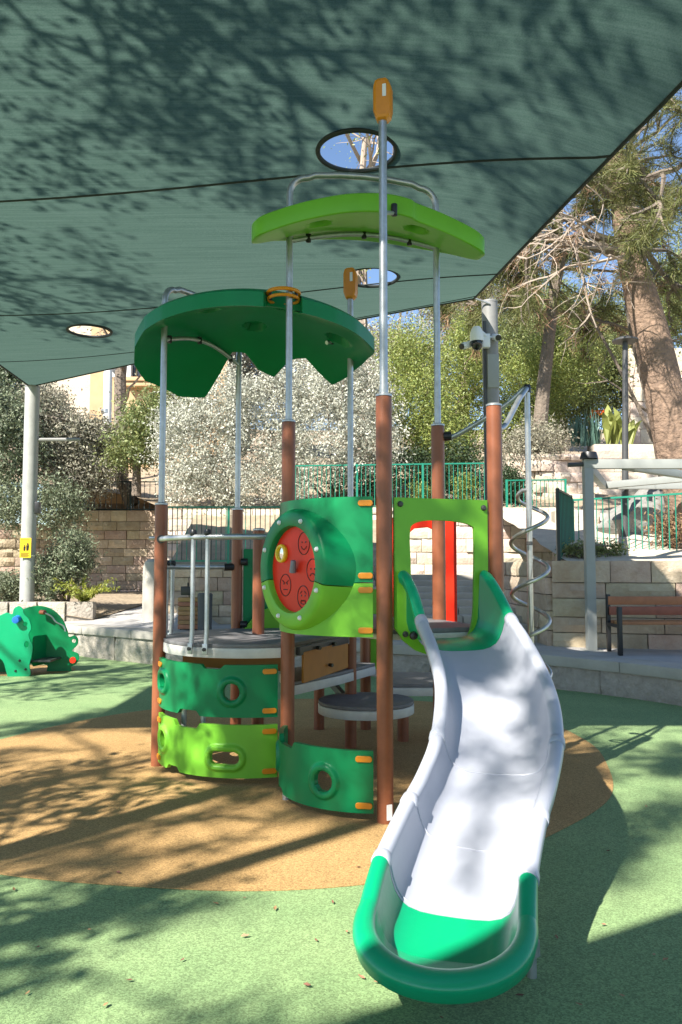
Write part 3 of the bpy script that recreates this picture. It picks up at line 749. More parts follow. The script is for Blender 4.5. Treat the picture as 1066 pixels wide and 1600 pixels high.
# ---------------------------------------------------------------- building at upper left
bd = thing('stone_building', (-11, 31, 6), 'golden stone building with air conditioner behind the trees at left', 'building')
xa, xb = at(141, 600, 31).x, -4.5
MB().box(((xa + xb) / 2, 35, 9), (xb - xa, 8, 10)).obj('wall', BSTONE, bd)
MB().box((xa - 1.0, 35.6, 9), (1.99, 8, 10)).obj('sunlit_face', CREAM, bd)  # left face of the same building, cream colour standing in for sunlight
zl = zat(592, 31)
MB().box((xa + 2.7, 30.8, zl - .1), (2.6, .55, .16)).obj('balcony_slab', BSTONE, bd, bevel=.02)
MB().box((xa + 2.7, 30.82, zl - .28), (2.4, .45, .18)).obj('balcony_bracket', BSTONE, bd, bevel=.02)
ac = MB().box((at(190, 585, 30.8).x, 30.8, zl + .28), (.8, .32, .58)).obj('air_conditioner', WHITE, bd, bevel=.02)
MB().lathe([(.2, 0), (.2, .02), (.17, .03), (0, .03)], 20, frame((at(190, 585, 30.8).x - .12, 30.63, zl + .28), (1, 0, 0), (0, 0, 1)) @ Matrix.Scale(-1, 4, (0, 0, 1)) @ Matrix.Scale(-1, 4, (0, 0, 1))).obj('fan_grille', DGREY, ac)
for px in (206, 222, 232):
    wn = MB().box((at(px, 580, 31).x, 30.97, zl + .5), (.32, .1, 1.0)).obj('window', GLASS, bd)
    MB().bar((at(px, 580, 31).x - .18, 30.9, zl), (at(px, 580, 31).x - .18, 30.9, zl + 1), .05, .05).obj('frame', WHITE, wn)
pp = thing('white_pole', at(168, 720, 24), 'slim white pole in front of the golden building', 'pole')
MB().tube([at(166, 760, 24), at(170, 540, 24)], .13, 12).obj('shaft', WHITE, pp); MB().tube([at(166, 640, 24), at(166, 646, 24)], .15, 12).obj('band', GALV, pp)

# ================================================================ SHADE SAILS
FRc, FLc = at(741, 466, 11.5), at(47, 604, 15.0)
NRc, NLc = Vector((3.3, 3.0, 5.5)), Vector((-6.1, 3.1, 5.35))
REDGE = spline([FRc, at(775, 431, 9.6), at(822, 382, 8.2), at(903, 298, 6.9), at(985, 213, 6.0), at(1066, 130, 5.4), NRc], 12)
REL = arclen(REDGE)
def redge(v): return along(REDGE, REL, v * REL[-1])[0]
def sailpt(u, v, q=None):   # u: left to right, v: far to near
    fl_, fr_, nl_, nr_ = q or (FLc, FRc, NLc, NRc)
    p = fl_.lerp(fr_, u).lerp(nl_.lerp(nr_, u), v)
    mid = (fl_ + fr_ + nl_ + nr_) / 4
    # concave edges, pulled towards the middle
    e = .03 * (4 * u * (1 - u) * (2 * abs(v - .5)) ** 3 + 4 * v * (1 - v) * (2 * abs(u - .5)) ** 3)
    p = p.lerp(mid, e)
    if fr_ is FRc: p = p + (redge(v) - fr_.lerp(nr_, v) * (1 - .03 * 4 * v * (1 - v)) - mid * (.03 * 4 * v * (1 - v))) * u ** 5
    p.z -= .1 * 16 * u * (1 - u) * v * (1 - v)
    return p
def sail(label, q, holes, seams, nu, nv):
    root = thing('shade_sail', q[0], label, 'shade sail')
    P = [[sailpt(i / nu, j / nv, q) for j in range(nv + 1)] for i in range(nu + 1)]
    cell = (P[1][0] - P[0][0]).length
    hs = []
    for (px, py, r_) in holes:
        best = min(((P[i][j] - Vector((0, 0, CAMZ))).normalized().dot(ray(px, py).normalized()), i, j) for i in range(nu + 1) for j in range(nv + 1) if False) if False else None
        d = ray(px, py); z = 5.3
        for _ in range(6):
            c = Vector((0, 0, CAMZ)) + d * ((z - CAMZ) / d.z)
            z = min((abs(p.x - c.x) + abs(p.y - c.y), p.z) for row in P for p in row)[1]
        hs.append((c.x, c.y, r_, z))
    vs = []; idx = {}; sd = {}
    for i in range(nu + 1):
        for j in range(nv + 1):
            p = P[i][j]; s_ = 9
            for hx, hy, r_, hz in hs:
                dx, dy = p.x - hx, p.y - hy; dd = math.hypot(dx, dy)
                if abs(dd - r_) < cell * .62: p = Vector((hx + dx / dd * r_, hy + dy / dd * r_, p.z)); s_ = 0; break
                s_ = min(s_, dd - r_)
            idx[i, j] = len(vs); vs.append(p); sd[i, j] = s_
    fs = []
    for i in range(nu):
        for j in range(nv):
            k = [(i, j), (i + 1, j), (i + 1, j + 1), (i, j + 1)]
            if any(sd[a] < -1e-6 for a in k): continue
            if all(sd[a] == 0 for a in k): continue
            fs.append(tuple(idx[a] for a in k))
    MB().add(vs, fs).obj('fabric', CLOTH, root, smooth=60)
    for hx, hy, r_, hz in hs:
        MB().tube([(hx + r_ * math.cos(a), hy + r_ * math.sin(a), hz) for a in np.linspace(0, 2 * math.pi, 48, endpoint=False)], .022, 8, closed=True).obj('hole_rim', HEM, root)
    for va, vb, r_ in seams:
        MB().tube([sailpt(u, vb + (va - vb) * u - .14 * u * (1 - u) ** .7, q) - Vector((0, 0, .006)) for u in np.linspace(0, 1, 60)], r_, 5).obj('seam', HEM, root)
    for k in range(4):
        t = np.linspace(0, 1, 60)
        pts = [sailpt(a, 0, q) if k == 0 else sailpt(a, 1, q) if k == 1 else sailpt(0, a, q) if k == 2 else sailpt(1, a, q) for a in t]
        MB().tube(pts, .018, 6).obj('hem', HEM, root)
    return root
sail('large green shade sail with round holes stretched over the play tower', (FLc, FRc, NLc, NRc), [(558, 237, .35), (581, 433, .34), (140, 517, .32)], [(.235, .325, .009), (.60, .60, .012), (.85, .86, .01), (.03, .13, .006)], 200, 200)
sail('second green shade sail behind the photographer', (Vector((-7.3, -3.7, 5.3)), Vector((3.2, 2.4, 5.4)), Vector((-5, -10, 5.2)), Vector((6, -6, 5.3))), [], [(.5, .5, .01)], 30, 30)

def pole(label, px0, py0, px1, py1, Y, r_, zb, m):
    a = at(px1, py1, Y); t = at(px0, py0, Y)
    d = (a - t); b = a + d * ((zb - a.z) / d.z)
    root = thing('shade_post', b, label, 'post')
    MB().tube([b, b.lerp(t, .5), t], r_, 24).obj('shaft', m, root)
    MB().tube([b + Vector((0, 0, .0)), b + Vector((0, 0, .02))], r_ * 1.7, 24).obj('base_plate', GPOLE, root)
    MB().tube([t, t + Vector((0, 0, .03))], r_ * 1.03, 24).obj('top_cap', GPOLE, root)
    return root, b, t
pl, plb, plt = pole('pale round shade post with a yellow sign at left', 51, 606, 42, 945, 15.0, .135, .75, LPOLE)
MB().tube([plt + Vector((0, -.02, -.05)), FLc], .015, 6).obj('tension_cable', GALV, pl)
MB().box(plt + Vector((.17, -.02, -2.3)), (.09, .12, .22)).obj('junction_box', BLACK, pl, bevel=.01)
MB().tube([plt + Vector((.1, 0, -1.0)), plt + Vector((.9, .1, -.98))], .035, 8).obj('side_arm', GPOLE, pl)
pr, prb, prt = pole('grey round shade post carrying the security cameras', 765, 474, 768, 640, 11.6, .118, .4, GPOLE)
MB().tube([prt + Vector((-.02, -.13, -.05)), FRc], .013, 6).obj('tension_cable', GALV, pr)
MB().tube([prt + Vector((-.1, -.09, -.3)), prt + Vector((-.1, -.09, -3.5))], .022, 8).obj('conduit', DGREY, pr)
MB().box(prt + Vector((.02, -.11, -1.05)), (.17, .05, .5)).obj('cover_strip', GPAINT, pr, bevel=.01)
# cameras
YC = 11.42
dc = thing('dome_camera', at(752, 530, YC), 'white dome security camera with black bubble on the grey post', 'camera')
bx_ = at(759, 533, YC); MB().box(bx_, (.12, .1, .2)).obj('bracket', WHITE, dc, bevel=.01)
c = at(745, 524, YC - .06); MB().lathe([(0, .13), (.05, .125), (.075, .09), (.095, .03), (.1, -.03), (.095, -.09), (.0, -.09)], 24, Matrix.Translation(c)).obj('housing', WHITE, dc)
MB().tube([bx_ + Vector((0, -.03, .06)), c + Vector((.04, 0, .08)), c], .03, 8).obj('arm', WHITE, dc)
MB().lathe([(.082, -.085), (.082, -.13), (.07, -.18), (.04, -.215), (0, -.225)], 24, Matrix.Translation(c)).obj('dome', mat('dome_glass', (.01, .01, .012), .08), dc)
bcs = [(775, 527, 'small white bullet camera on the right of the grey post', (0.15, -1, -.35)), (730, 539, 'small white bullet camera left of the dome camera', (-.8, -.5, -.35))]
for px, py, lb, dr in bcs:
    b = thing('bullet_camera', at(px, py, YC), lb, 'camera'); p = at(px, py, YC); d = Vector(dr).normalized()
    MB().tube([p - d * .1, p + d * .1], .05, 16).obj('body', WHITE, b, bevel=.008)
    MB().tube([p + d * .1, p + d * .125], .042, 16).obj('lens', BLACK, b)
    MB().tube([p - d * .05, Vector((bx_.x, bx_.y, p.z))], .018, 8).obj('mount', WHITE, b)
# yellow sign
sg = thing('warning_sign', at(39, 872, 14.84), 'yellow warning sign with two black figures on the pale post', 'sign')
sc = at(40, 856, 14.84); fm = frame(sc, (1, .15, 0), (0, 0, 1))
link('board', plate(rrect(-.1, -.185, .1, .185, .012), [], .006, fm), sg, YELLOW)
for x, y, s_ in ((.035, .02, 1), (-.02, .0, .75)):
    f2_ = frame(sc + Vector((0, -.006, 0)), (1, .15, 0), (0, 0, 1))
    link('figure', plate([(x - .018 * s_, y - .07 * s_), (x + .018 * s_, y - .07 * s_), (x + .03 * s_, y + .03 * s_), (x - .02 * s_, y + .03 * s_)], [], .004, f2_, .0005), sg, BLACK)
    link('figure', plate(circ(x + .005, y + .052 * s_, .017 * s_, n=14), [], .004, f2_, .0005), sg, BLACK)
for k, y in enumerate((-.1, -.12, -.14, -.16, .15)):
    link('text_line', plate([(-.08, y - .004), (.07 - .02 * (k % 2), y - .004), (.07 - .02 * (k % 2), y + .004), (-.08, y + .004)], [], .003, frame(sc + Vector((0, -.005, 0)), (1, .15, 0), (0, 0, 1)), .0003), sg, BLACK)

# planter kerb left, with soil
pk = thing('planter_kerb', at(100, 965, 14.6), 'weathered stone kerb of the planting bed under the olive shrub', 'kerb')
x0, x1 = at(-120, 960, 14.6).x, at(150, 960, 14.9).x
for k in range(6):
    a = x0 + (x1 - x0) * k / 6; b = x0 + (x1 - x0) * (k + 1) / 6
    MB().box(((a + b) / 2, 14.65 + .04 * k, .62), (b - a - .012, .22, .5)).obj('kerb_stone', RSTONE, pk, bevel=.02)
vs = []; fs = []; rg = random.Random(2)
for j in range(8):
    for i in range(14): vs.append((-9 + (x1 + 9) * i / 13 + .12 * j, 14.7 + 5.4 * j / 7, .82 + .03 * rg.random() + .01 * j - max(0, i - 8) / 5 * (.28 - .055 * j * .77)))
for j in range(7):
    for i in range(13): a = j * 14 + i; fs.append((a, a + 1, a + 15, a + 14))
tag(MB().add(vs, fs).obj('planting_bed', SOIL), kind='structure')

# litter bin and concrete ash bin
lbn = thing('litter_bin', at(296, 985, 12.9), 'wood slatted litter bin with black top behind the left deck rail', 'bin')
bc = at(297, 985, 12.9); bc.z = .5
for k in range(7): MB().box((bc.x, bc.y, .56 + k * .072), (.34, .3, .066)).obj('slat', WOOD2, lbn, bevel=.006)
MB().box((bc.x, bc.y, .515), (.28, .25, .03)).obj('base', BLACK, lbn)
MB().box((bc.x - .04, bc.y, 1.13), (.2, .2, .14)).obj('top', BLACK, lbn, bevel=.01)
MB().tube([(bc.x - .04, bc.y, 1.18), (bc.x - .04, bc.y, 1.26)], .012, 8).obj('knob', BLACK, lbn)
gb = at(320, 985, 12.7)
tag(MB().lathe([(0, .5), (.11, .5), (.115, .9), (.12, 1.08), (.1, 1.1), (.09, 1.04), (0, 1.04)], 24, Matrix.Translation((gb.x, gb.y, 0))).obj('ash_bin', mat('dark_concrete', (.1, .1, .1), .9, var=.4)), 'slim dark grey cylindrical bin beside the wooden litter bin', 'bin')
# ---------------------------------------------------------------- pergola, bench, lamp
pg = thing('steel_pergola', at(922, 1014, 10.65), 'grey painted steel pergola frame standing over the bench', 'pergola')
PZ = 2.83; px0 = at(922, 900, 10.65).x
MB().box((px0, 10.65, (.4 + PZ) / 2), (.12, .12, PZ - .4)).obj('post', GPAINT, pg, bevel=.006)
MB().box((px0, 10.65, .408), (.24, .24, .014)).obj('base_plate', GPAINT, pg)
A = Vector((px0 - .06, 10.65, PZ)); Bk = Vector((4.44, 13.4, PZ))
for a, b, z in ((A, Vector((8, 10.65, PZ)), .061), (A + Vector((.07, .08, 0)), Bk, .06), (Bk - Vector((.06, 0, 0)), Vector((9, 13.4, PZ)), .058), (Bk + Vector((.05, -.08, 0)), Vector((6.6, 10.72, PZ)), .054), (Vector((3.85, 10.73, PZ)), Vector((6.9, 13.3, PZ)), .05)):
    d_ = Vector((0, 0, z)); MB().bar(a + d_, b + d_, .1, .125 if z > .055 else .11).obj('beam', GPAINT, pg, bevel=.005)
for x_, y_ in ((7.8, 10.65), (8.6, 13.4)): MB().box((x_, y_, (.4 + PZ) / 2), (.12, .12, PZ - .4)).obj('post', GPAINT, pg, bevel=.006)
MB().tube([A + Vector((0, 0, .06)), A + Vector((-.2, 0, .05))], .03, 8).obj('side_fitting', DGREY, pg)
MB().lathe([(0, .1), (.1, .09), (.12, .02), (.12, 0), (0, 0)], 14, Matrix.Translation((px0 + .02, 10.65, PZ + .13))).obj('spotlight', BLACK, pg)

bn = thing('park_bench', at(975, 1018, 10.3), 'brown wooden bench with black metal legs before the limestone wall', 'bench')
bx0 = at(953, 980, 10.3).x; ZB = .41
for k, (dy, z, h_) in enumerate(((.0, .395, .04), (.13, .395, .04), (.26, .395, .04))): MB().box((bx0 + 1.0, 10.05 + dy + .05, ZB + z), (1.9, .11, h_)).obj('seat_slat', WOOD, bn, bevel=.008)
for k, z in enumerate((.53, .66)): MB().box((bx0 + 1.0, 10.46 + .03 * k, ZB + z), (1.9, .03, .11)).obj('back_slat', WOOD, bn, bevel=.008)
for x_ in (bx0 + .03, bx0 + 1.9):
    lg = MB(); lg.box((x_, 10.02, ZB + .3), (.05, .07, .6)); lg.obj('front_leg', BLACK, bn, bevel=.006)
    MB().box((x_ + .03, 10.53, ZB + .37), (.05, .06, .74)).obj('rear_leg', BLACK, bn, bevel=.006)
    MB().box((x_ + .015, 10.28, ZB + .355), (.04, .5, .04)).obj('side_rail', BLACK, bn)

lp = thing('lamp_post', at(977, 868, 13.6), 'dark grey lamp post with flat disc head behind the pergola', 'street lamp')
lb_ = at(977, 872, 13.6); lt_ = at(977, 533, 13.6)
MB().tube([lb_, lt_], [.062, .045], 14).obj('shaft', DGREY, lp)
MB().lathe([(0, .08), (.1, .07), (.22, .02), (.22, -.005), (0, -.01)], 24, Matrix.Translation(lt_)).obj('lamp_head', DGREY, lp)
MB().tube([lb_, lb_ + Vector((0, 0, .5))], .075, 14).obj('base_sleeve', DGREY, lp)

# ---------------------------------------------------------------- toddler play car at left
pc = thing('play_car', gz(35, 1056), 'green toddler play car panels with blue grip at far left', 'play equipment')
o_ = gz(46, 1057); fm = frame(o_, (1, .12, 0), (0, 0, 1))
near = [(0, 0), (.0, .16), (.03, .3), (.035, .42), (.0, .5), (-.02, .58), (.01, .66), (-.02, .78), (-.09, .86), (-.11, .93), (-.17, .97), (-.23, .93), (-.25, .86), (-.33, .88), (-.42, .84), (-.52, .82), (-.7, .8), (-1.1, .78), (-1.15, .1), (-1.1, 0), (-.82, 0), (-.78, .16), (-.66, .27), (-.5, .3), (-.36, .22), (-.3, .05), (-.26, 0)]
near = [(p.x, p.y) for p in spline([(a, b, 0) for a, b in near], 4, True)]
link('side_panel', plate(near, [circ(-.02 - .05, .72, .03, n=16), circ(-.045, .44, .03, .045, 16)], .022, fm, .004), pc, G_SLIDE)
far = frame(o_ + Vector((.36, .52, 0)), (1, .12, 0), (0, 0, 1))
arch = [(-.95, .0), (-.95, .5), (-.85, .75), (-.66, .9), (-.45, .95), (-.25, .9), (-.1, .76), (-.02, .58), (.0, .5), (.08, .52), (.13, .46), (.12, .38), (.05, .3), (.13, .26), (.15, .18), (.1, .1), (.04, .07), (.02, 0), (-.28, 0), (-.3, .1), (-.5, .12), (-.7, .1), (-.74, 0)]
arch = [(p.x, p.y) for p in spline([(a, b, 0) for a, b in arch], 4, True)]
link('side_panel', plate(arch, [circ(.07, .44, .028, n=14)], .022, far, .004), pc, G_DARK)
MB().box(o_ + Vector((-.05, .32, .2)), (.62, .5, .03)).obj('seat', DGREY, pc, bevel=.008)
link('seat_back', plate(rrect(-.2, 0, .2, .42, .05), [], .02, frame(o_ + Vector((.02, .3, .12)), (.1, 1, 0), (0, 0, 1)), .003), pc, G_DARK)
MB().tube([o_ + Vector((-.17, .0, .8)), o_ + Vector((-.17, -.12, .78))], .05, 12).obj('hand_grip', mat('blue_plastic', (.03, .17, .6), .35), pc, bevel=.01)
MB().tube([o_ + Vector((.44, .48, .17)), o_ + Vector((.44, .46, .17))], .045, 14).obj('lamp_disc', RED, pc)
MB().tube([o_ + Vector((-.02, .4, .86)), o_ + Vector((.06, .36, .86))], .035, 10).obj('knob', BROWN, pc, bevel=.008)
MB().tube(spline([o_ + Vector((.04, .36, .86)), o_ + Vector((.14, .4, .8)), o_ + Vector((.2, .42, .72)), o_ + Vector((.3, .44, .66)), o_ + Vector((.33, .45, .58))], 6), .011, 8).obj('bent_rail', GALV, pc)
for dx, dz in ((-.05, .1), (-.13, .22), (-.18, .08)): MB().lathe([(0, .012), (.014, .01), (.018, 0)], 10, frame(o_ + Vector((dx, -.012 + dx * .12, dz)), (1, 0, 0), (0, 0, 1))).obj('bolt', BLACK, pc)

# ================================================================ PLAY TOWER
PT = thing('play_tower', (0, 6, 0), 'large green and brown play tower with two roofs and a curved slide', 'play tower')
def pxy(px, Y): p = at(px, 950, Y); return Vector((p.x, p.y, 0))
P1, P2, P3, P4, P5 = pxy(250, 6.15), pxy(450, 5.65), pxy(601, 4.8), pxy(776, 5.05), pxy(686.5, 5.85)
P6, P7, P8, P9 = pxy(370, 7.13), pxy(404, 6.5), pxy(548, 6.75), pxy(571, 7.5)
PR = .049
def post(p, ztop, pole=None, paddle=None):
    o = MB().lathe([(0, -.02), (PR, -.02), (PR, ztop - .004), (PR - .004, ztop), (0, ztop)], 28, Matrix.Translation(p)).obj('post', BROWN, PT)
    if ztop > 1.2: MB().lathe([(0, ztop), (PR + .002, ztop + .0005), (PR + .002, ztop + .012), (PR * .7, ztop + .02), (0, ztop + .022)], 24, Matrix.Translation(p)).obj('post_cap', GALV, o)
    if pole:
        MB().tube([p + Vector((0, 0, ztop)), p + Vector((0, 0, pole))], .0255, 18).obj('upper_pole', GALV, o)
        MB().tube([p + Vector((0, 0, ztop + .02)), p + Vector((0, 0, ztop + .07))], .028, 18).obj('pole_sleeve', GALV, o)
    if paddle:
        z0, z1 = paddle
        pts = [(-.055, z0 + .06), (-.04, z0 + .012), (-.028, z0), (.028, z0), (.05, z0 + .02), (.06, z0 + .06), (.06, z1 - .06), (.042, z1 - .012), (.028, z1), (-.022, z1), (-.045, z1 - .012), (-.056, z1 - .05)]
        me = plate(pts, [], .1, frame(p, (1, -.25, 0), (0, 0, 1)), .022); link('paddle_cap', me, o, ORANGE)
        link('white_sticker', plate(rrect(.008, z1 - .13, .032, z1 - .05, .003), [], .003, frame(p + Vector((-.013, -.051, 0)), (1, -.25, 0), (0, 0, 1)), .0005), o, WHITE)
    return o
z1u = zat(440, 6.15) ; z2u = zat(275, 5.7)
post(P1, zat(789, 6.15)); post(P2, zat(660, 5.65)); 
p3 = post(P3, zat(620, 4.8), zat(180, 4.8), (zat(190, 4.8), zat(127, 4.8)))
post(P4, zat(635, 5.05)); p5 = post(P5, zat(666, 5.85)); post(P6, zat(797, 7.13)); post(P7, zat(829, 6.5))
post(P8, 2.0, zat(465, 6.75), (zat(468, 6.75), zat(420, 6.75))); post(P9, 1.6)
post(pxy(499, 7.5), .62); post(pxy(629, 7.0), .5); post(pxy(684, 7.2), .5)
link('maker_sticker', plate(rrect(-.018, .03, .018, .12, .004), [], .002, frame(P3 + Vector((.022, -.0455, 0)), (1, .45, 0), (0, 0, 1)), .0004), p3, WHITE)
# inverted U frames
def uframe(a, b, zb, zt, name='roof_hoop'):
    d = (b - a).normalized(); pts = [a + Vector((0, 0, zb)), a + Vector((0, 0, zt - .16))]
    L = (b - a).length
    for t in range(1, 7):
        an = R(15 * t); pts.append(a + d * (.13 * (1 - math.cos(an))) + Vector((0, 0, zt - .13 + .13 * math.sin(an) - .03)))
    for k in range(1, 6): pts.append(a.lerp(b, k / 6) + Vector((0, 0, zt - .03 + .05 * math.sin(math.pi * k / 6))))
    for t in range(6, -1, -1):
        an = R(15 * t); pts.append(b - d * (.13 * (1 - math.cos(an))) + Vector((0, 0, zt - .13 + .13 * math.sin(an) - .03)))
    pts += [b + Vector((0, 0, zb2))]
    return MB().tube(pts, .0245, 16).obj(name, GALV, PT)
zb2 = zat(797, 7.13); uframe(P1, P6, zat(789, 6.15), z1u)
zb2 = zat(666, 5.85); uframe(P2, P5, zat(660, 5.65), z2u)
def bow(a, b, za, zb_, rise, r=.016, n=16):
    return [a.lerp(b, k / n) + Vector((0, 0, za + (zb_ - za) * k / n + rise * math.sin(math.pi * k / n))) for k in range(n + 1)]

# ---- roofs: thick arched plates with dimples on the underside
def roof(name, outline, zfun, thick, dims, m, rings=44, sharp=False):
    out = spline([(x, y, 0) for x, y in outline], 7, True); n = len(out)
    if sharp: out = [Vector((*outline[i], 0)).lerp(Vector((*outline[(i + 1) % len(outline)], 0)), k / 7) * .75 + out[i * 7 + k] * .25 for i in range(len(outline)) for k in range(7)]
    cx = sum(p.x for p in out) / n; cy = sum(p.y for p in out) / n; c = Vector((cx, cy, 0))
    tv, bv = [], []
    for k in range(rings + 1):
        f = k / rings
        for p in out:
            q = c.lerp(p, f); z = zfun(q.x, q.y); zb_ = z
            for dx, dy, dr in dims:
                dd = math.hypot(q.x - dx, q.y - dy)
                zb_ += .055 * max(0, min(1, (dr - dd) / .018 + .5))
            e = min(1, (1 - f) * rings / 2.2); rnd_ = .014 * (1 - math.sqrt(max(0, 1 - (1 - e) ** 2)))
            tv.append(Vector((q.x, q.y, z + thick - rnd_))); bv.append(Vector((q.x, q.y, zb_ + rnd_ * .6)))
    vs = tv + bv; N_ = len(tv); fs = []
    for k in range(rings):
        for j in range(n):
            j2 = (j + 1) % n; a, b, c2, d = k * n + j, k * n + j2, (k + 1) * n + j2, (k + 1) * n + j
            fs.append((a, d, c2, b)); fs.append((N_ + a, N_ + b, N_ + c2, N_ + d))
    for j in range(n):
        j2 = (j + 1) % n; a, b = rings * n + j, rings * n + j2; fs.append((a, N_ + a, N_ + b, b))
    return MB().add(vs, fs).obj(name, m, PT, smooth=40, merge=True)
# dark roof
dcx, dcy = -.72, 6.45
def zdark(x, y): return 3.53 - .34 * ((x - dcx) ** 2 + (y - dcy) ** 2) / 1.05 ** 2 - .07 * (y - dcy)
d_out = [(-1.5, 5.98), (-1.32, 5.8), (-1.05, 5.68), (-.75, 5.62), (-.56, 5.62), (-.54, 5.74), (-.42, 5.8), (-.30, 5.76), (-.28, 5.66), (-.05, 5.78), (.12, 5.98), (.27, 6.3), (.26, 6.44), (.18, 6.75), (.05, 7.05), (-.08, 7.22), (-.2, 7.12), (-.3, 6.98), (-.45, 7.05), (-.62, 7.28), (-.76, 7.2), (-.86, 6.98), (-1.0, 6.95), (-1.12, 7.2), (-1.28, 7.4), (-1.5, 7.28), (-1.72, 6.9), (-1.74, 6.6), (-1.66, 6.3), (-1.56, 6.1)]
dr = roof('roof', d_out, zdark, .13, [(-1.02, 6.0, .075), (-.72, 6.55, .085), (-.02, 6.45, .085), (-.42, 5.95, .09)], G_DARK, sharp=True)
tag(dr, 'dark green arched roof with scalloped edge')
mb = MB(); rc = Vector((-.42, 5.7, zdark(-.42, 5.7) + .12)); mb.tube([rc + Vector((.115 * math.cos(a), .115 * math.sin(a), 0)) for a in np.linspace(0, 2 * math.pi, 28, endpoint=False)], .014, 8, closed=True); mb.obj('orange_ring', ORANGE, dr)
MB().tube([rc + Vector((.11 * math.cos(a), .11 * math.sin(a), -.045)) for a in np.linspace(0, 2 * math.pi, 28, endpoint=False)], .012, 8, closed=True).obj('orange_ring', ORANGE, dr)
for a in (R(200), R(340)): MB().tube([rc + Vector((.1 * math.cos(a), .1 * math.sin(a), .02)), rc + Vector((.1 * math.cos(a), .1 * math.sin(a), -.06))], .012, 8).obj('ring_bolt', BLACK, dr)
def under_bar(a, b, za, zb_, rise, clips, parent):
    pts = bow(a, b, za, zb_, rise); o = MB().tube(pts, .0175, 12).obj('roof_bar', GALV, PT)
    for t in clips:
        k = int(t * 16); p = pts[k]; MB().tube([p + Vector((0, 0, -.03)), p + Vector((0, 0, .028))], .02, 10).obj('clip', BLACK, o, bevel=.004)
under_bar(P1, P6, zat(531, 6.15), zat(571, 7.13), .1, (.1, .45, .9), dr)
pe = Vector((-.12, 6.55, 0)); under_bar(pe, P8, zdark(-.12, 6.55) - .03, zat(524, 6.75), .0, (.3,), dr)
# light roof
mA = (P2 + P5) / 2; ua = (P5 - P2).normalized(); ub_ = Vector((ua.y, -ua.x, 0))
def zlite(x, y):
    q = Vector((x, y, 0)) - mA; a, b = q.dot(ua), q.dot(ub_)
    return 3.985 - .17 * (a / .8) ** 2 - .16 * max(b, 0)
l_out = [(-.83, .1), (-.82, .3), (-.68, .36), (-.4, .44), (-.2, .5), (.05, .53), (.22, .5), (.3, .44), (.55, .38), (.8, .32), (.84, .2), (.8, .06), (.5, -.1), (.2, -.16), (-.2, -.16), (-.5, -.1), (-.7, 0)]
lw = [tuple((mA + ua * a + ub_ * b).xy) for a, b in l_out]
dm = [tuple((mA + ua * a + ub_ * b).xy) + (.075,) for a, b in ((-.38, .25), (.32, .27))]
lr_ = roof('roof', lw, zlite, .135, dm, G_LITE); tag(lr_, 'light green arched roof')
under_bar(P2, P5, zat(377, 5.65), zat(388, 5.85), .08, (.15, .5, .82), lr_)
q3 = mA + ua * .1 + ub_ * .5; MB().tube([q3 + Vector((0, 0, zlite(q3.x, q3.y) + .01)), Vector((P3.x, P3.y, zat(332, 4.8)))], .014, 10).obj('roof_bar', GALV, PT)
MB().tube([q3 + Vector((.0, -.05, zlite(q3.x, q3.y) - .03)), q3 + Vector((.0, -.05, zlite(q3.x, q3.y) + .05))], .022, 10).obj('clip', BLACK, lr_, bevel=.004)

# ---- curved panels
CT = Vector((-.2, 6.1, 0))
class Arc:
    def __init__(s, a, b, sag, away=CT):
        s.c = (b - a).length; mid = (a + b) / 2; d = (b - a).normalized(); n = Vector((d.y, -d.x, 0))
        if n.dot(mid - away) < 0: n = -n
        s.R = (s.c ** 2 / 4 + sag ** 2) / (2 * sag); s.o = mid - n * (s.R - sag); s.n = n; s.d = d
        s.half = math.asin(min(1, s.c / 2 / s.R)); s.half = s.half if sag <= s.c / 2 else math.pi - s.half
        s.L = 2 * s.half * s.R
    def dirn(s, t): a = -s.half + 2 * s.half * t; return s.n * math.cos(a) + s.d * math.sin(a)
    def __call__(s, t, z, h=0): return s.o + s.dirn(t) * (s.R + h) + Vector((0, 0, z))
    def tan(s, t): a = -s.half + 2 * s.half * t; return s.d * math.cos(a) - s.n * math.sin(a)
def sstep(a, b, x): t = max(0, min(1, (x - a) / (b - a))); return t * t * (3 - 2 * t)
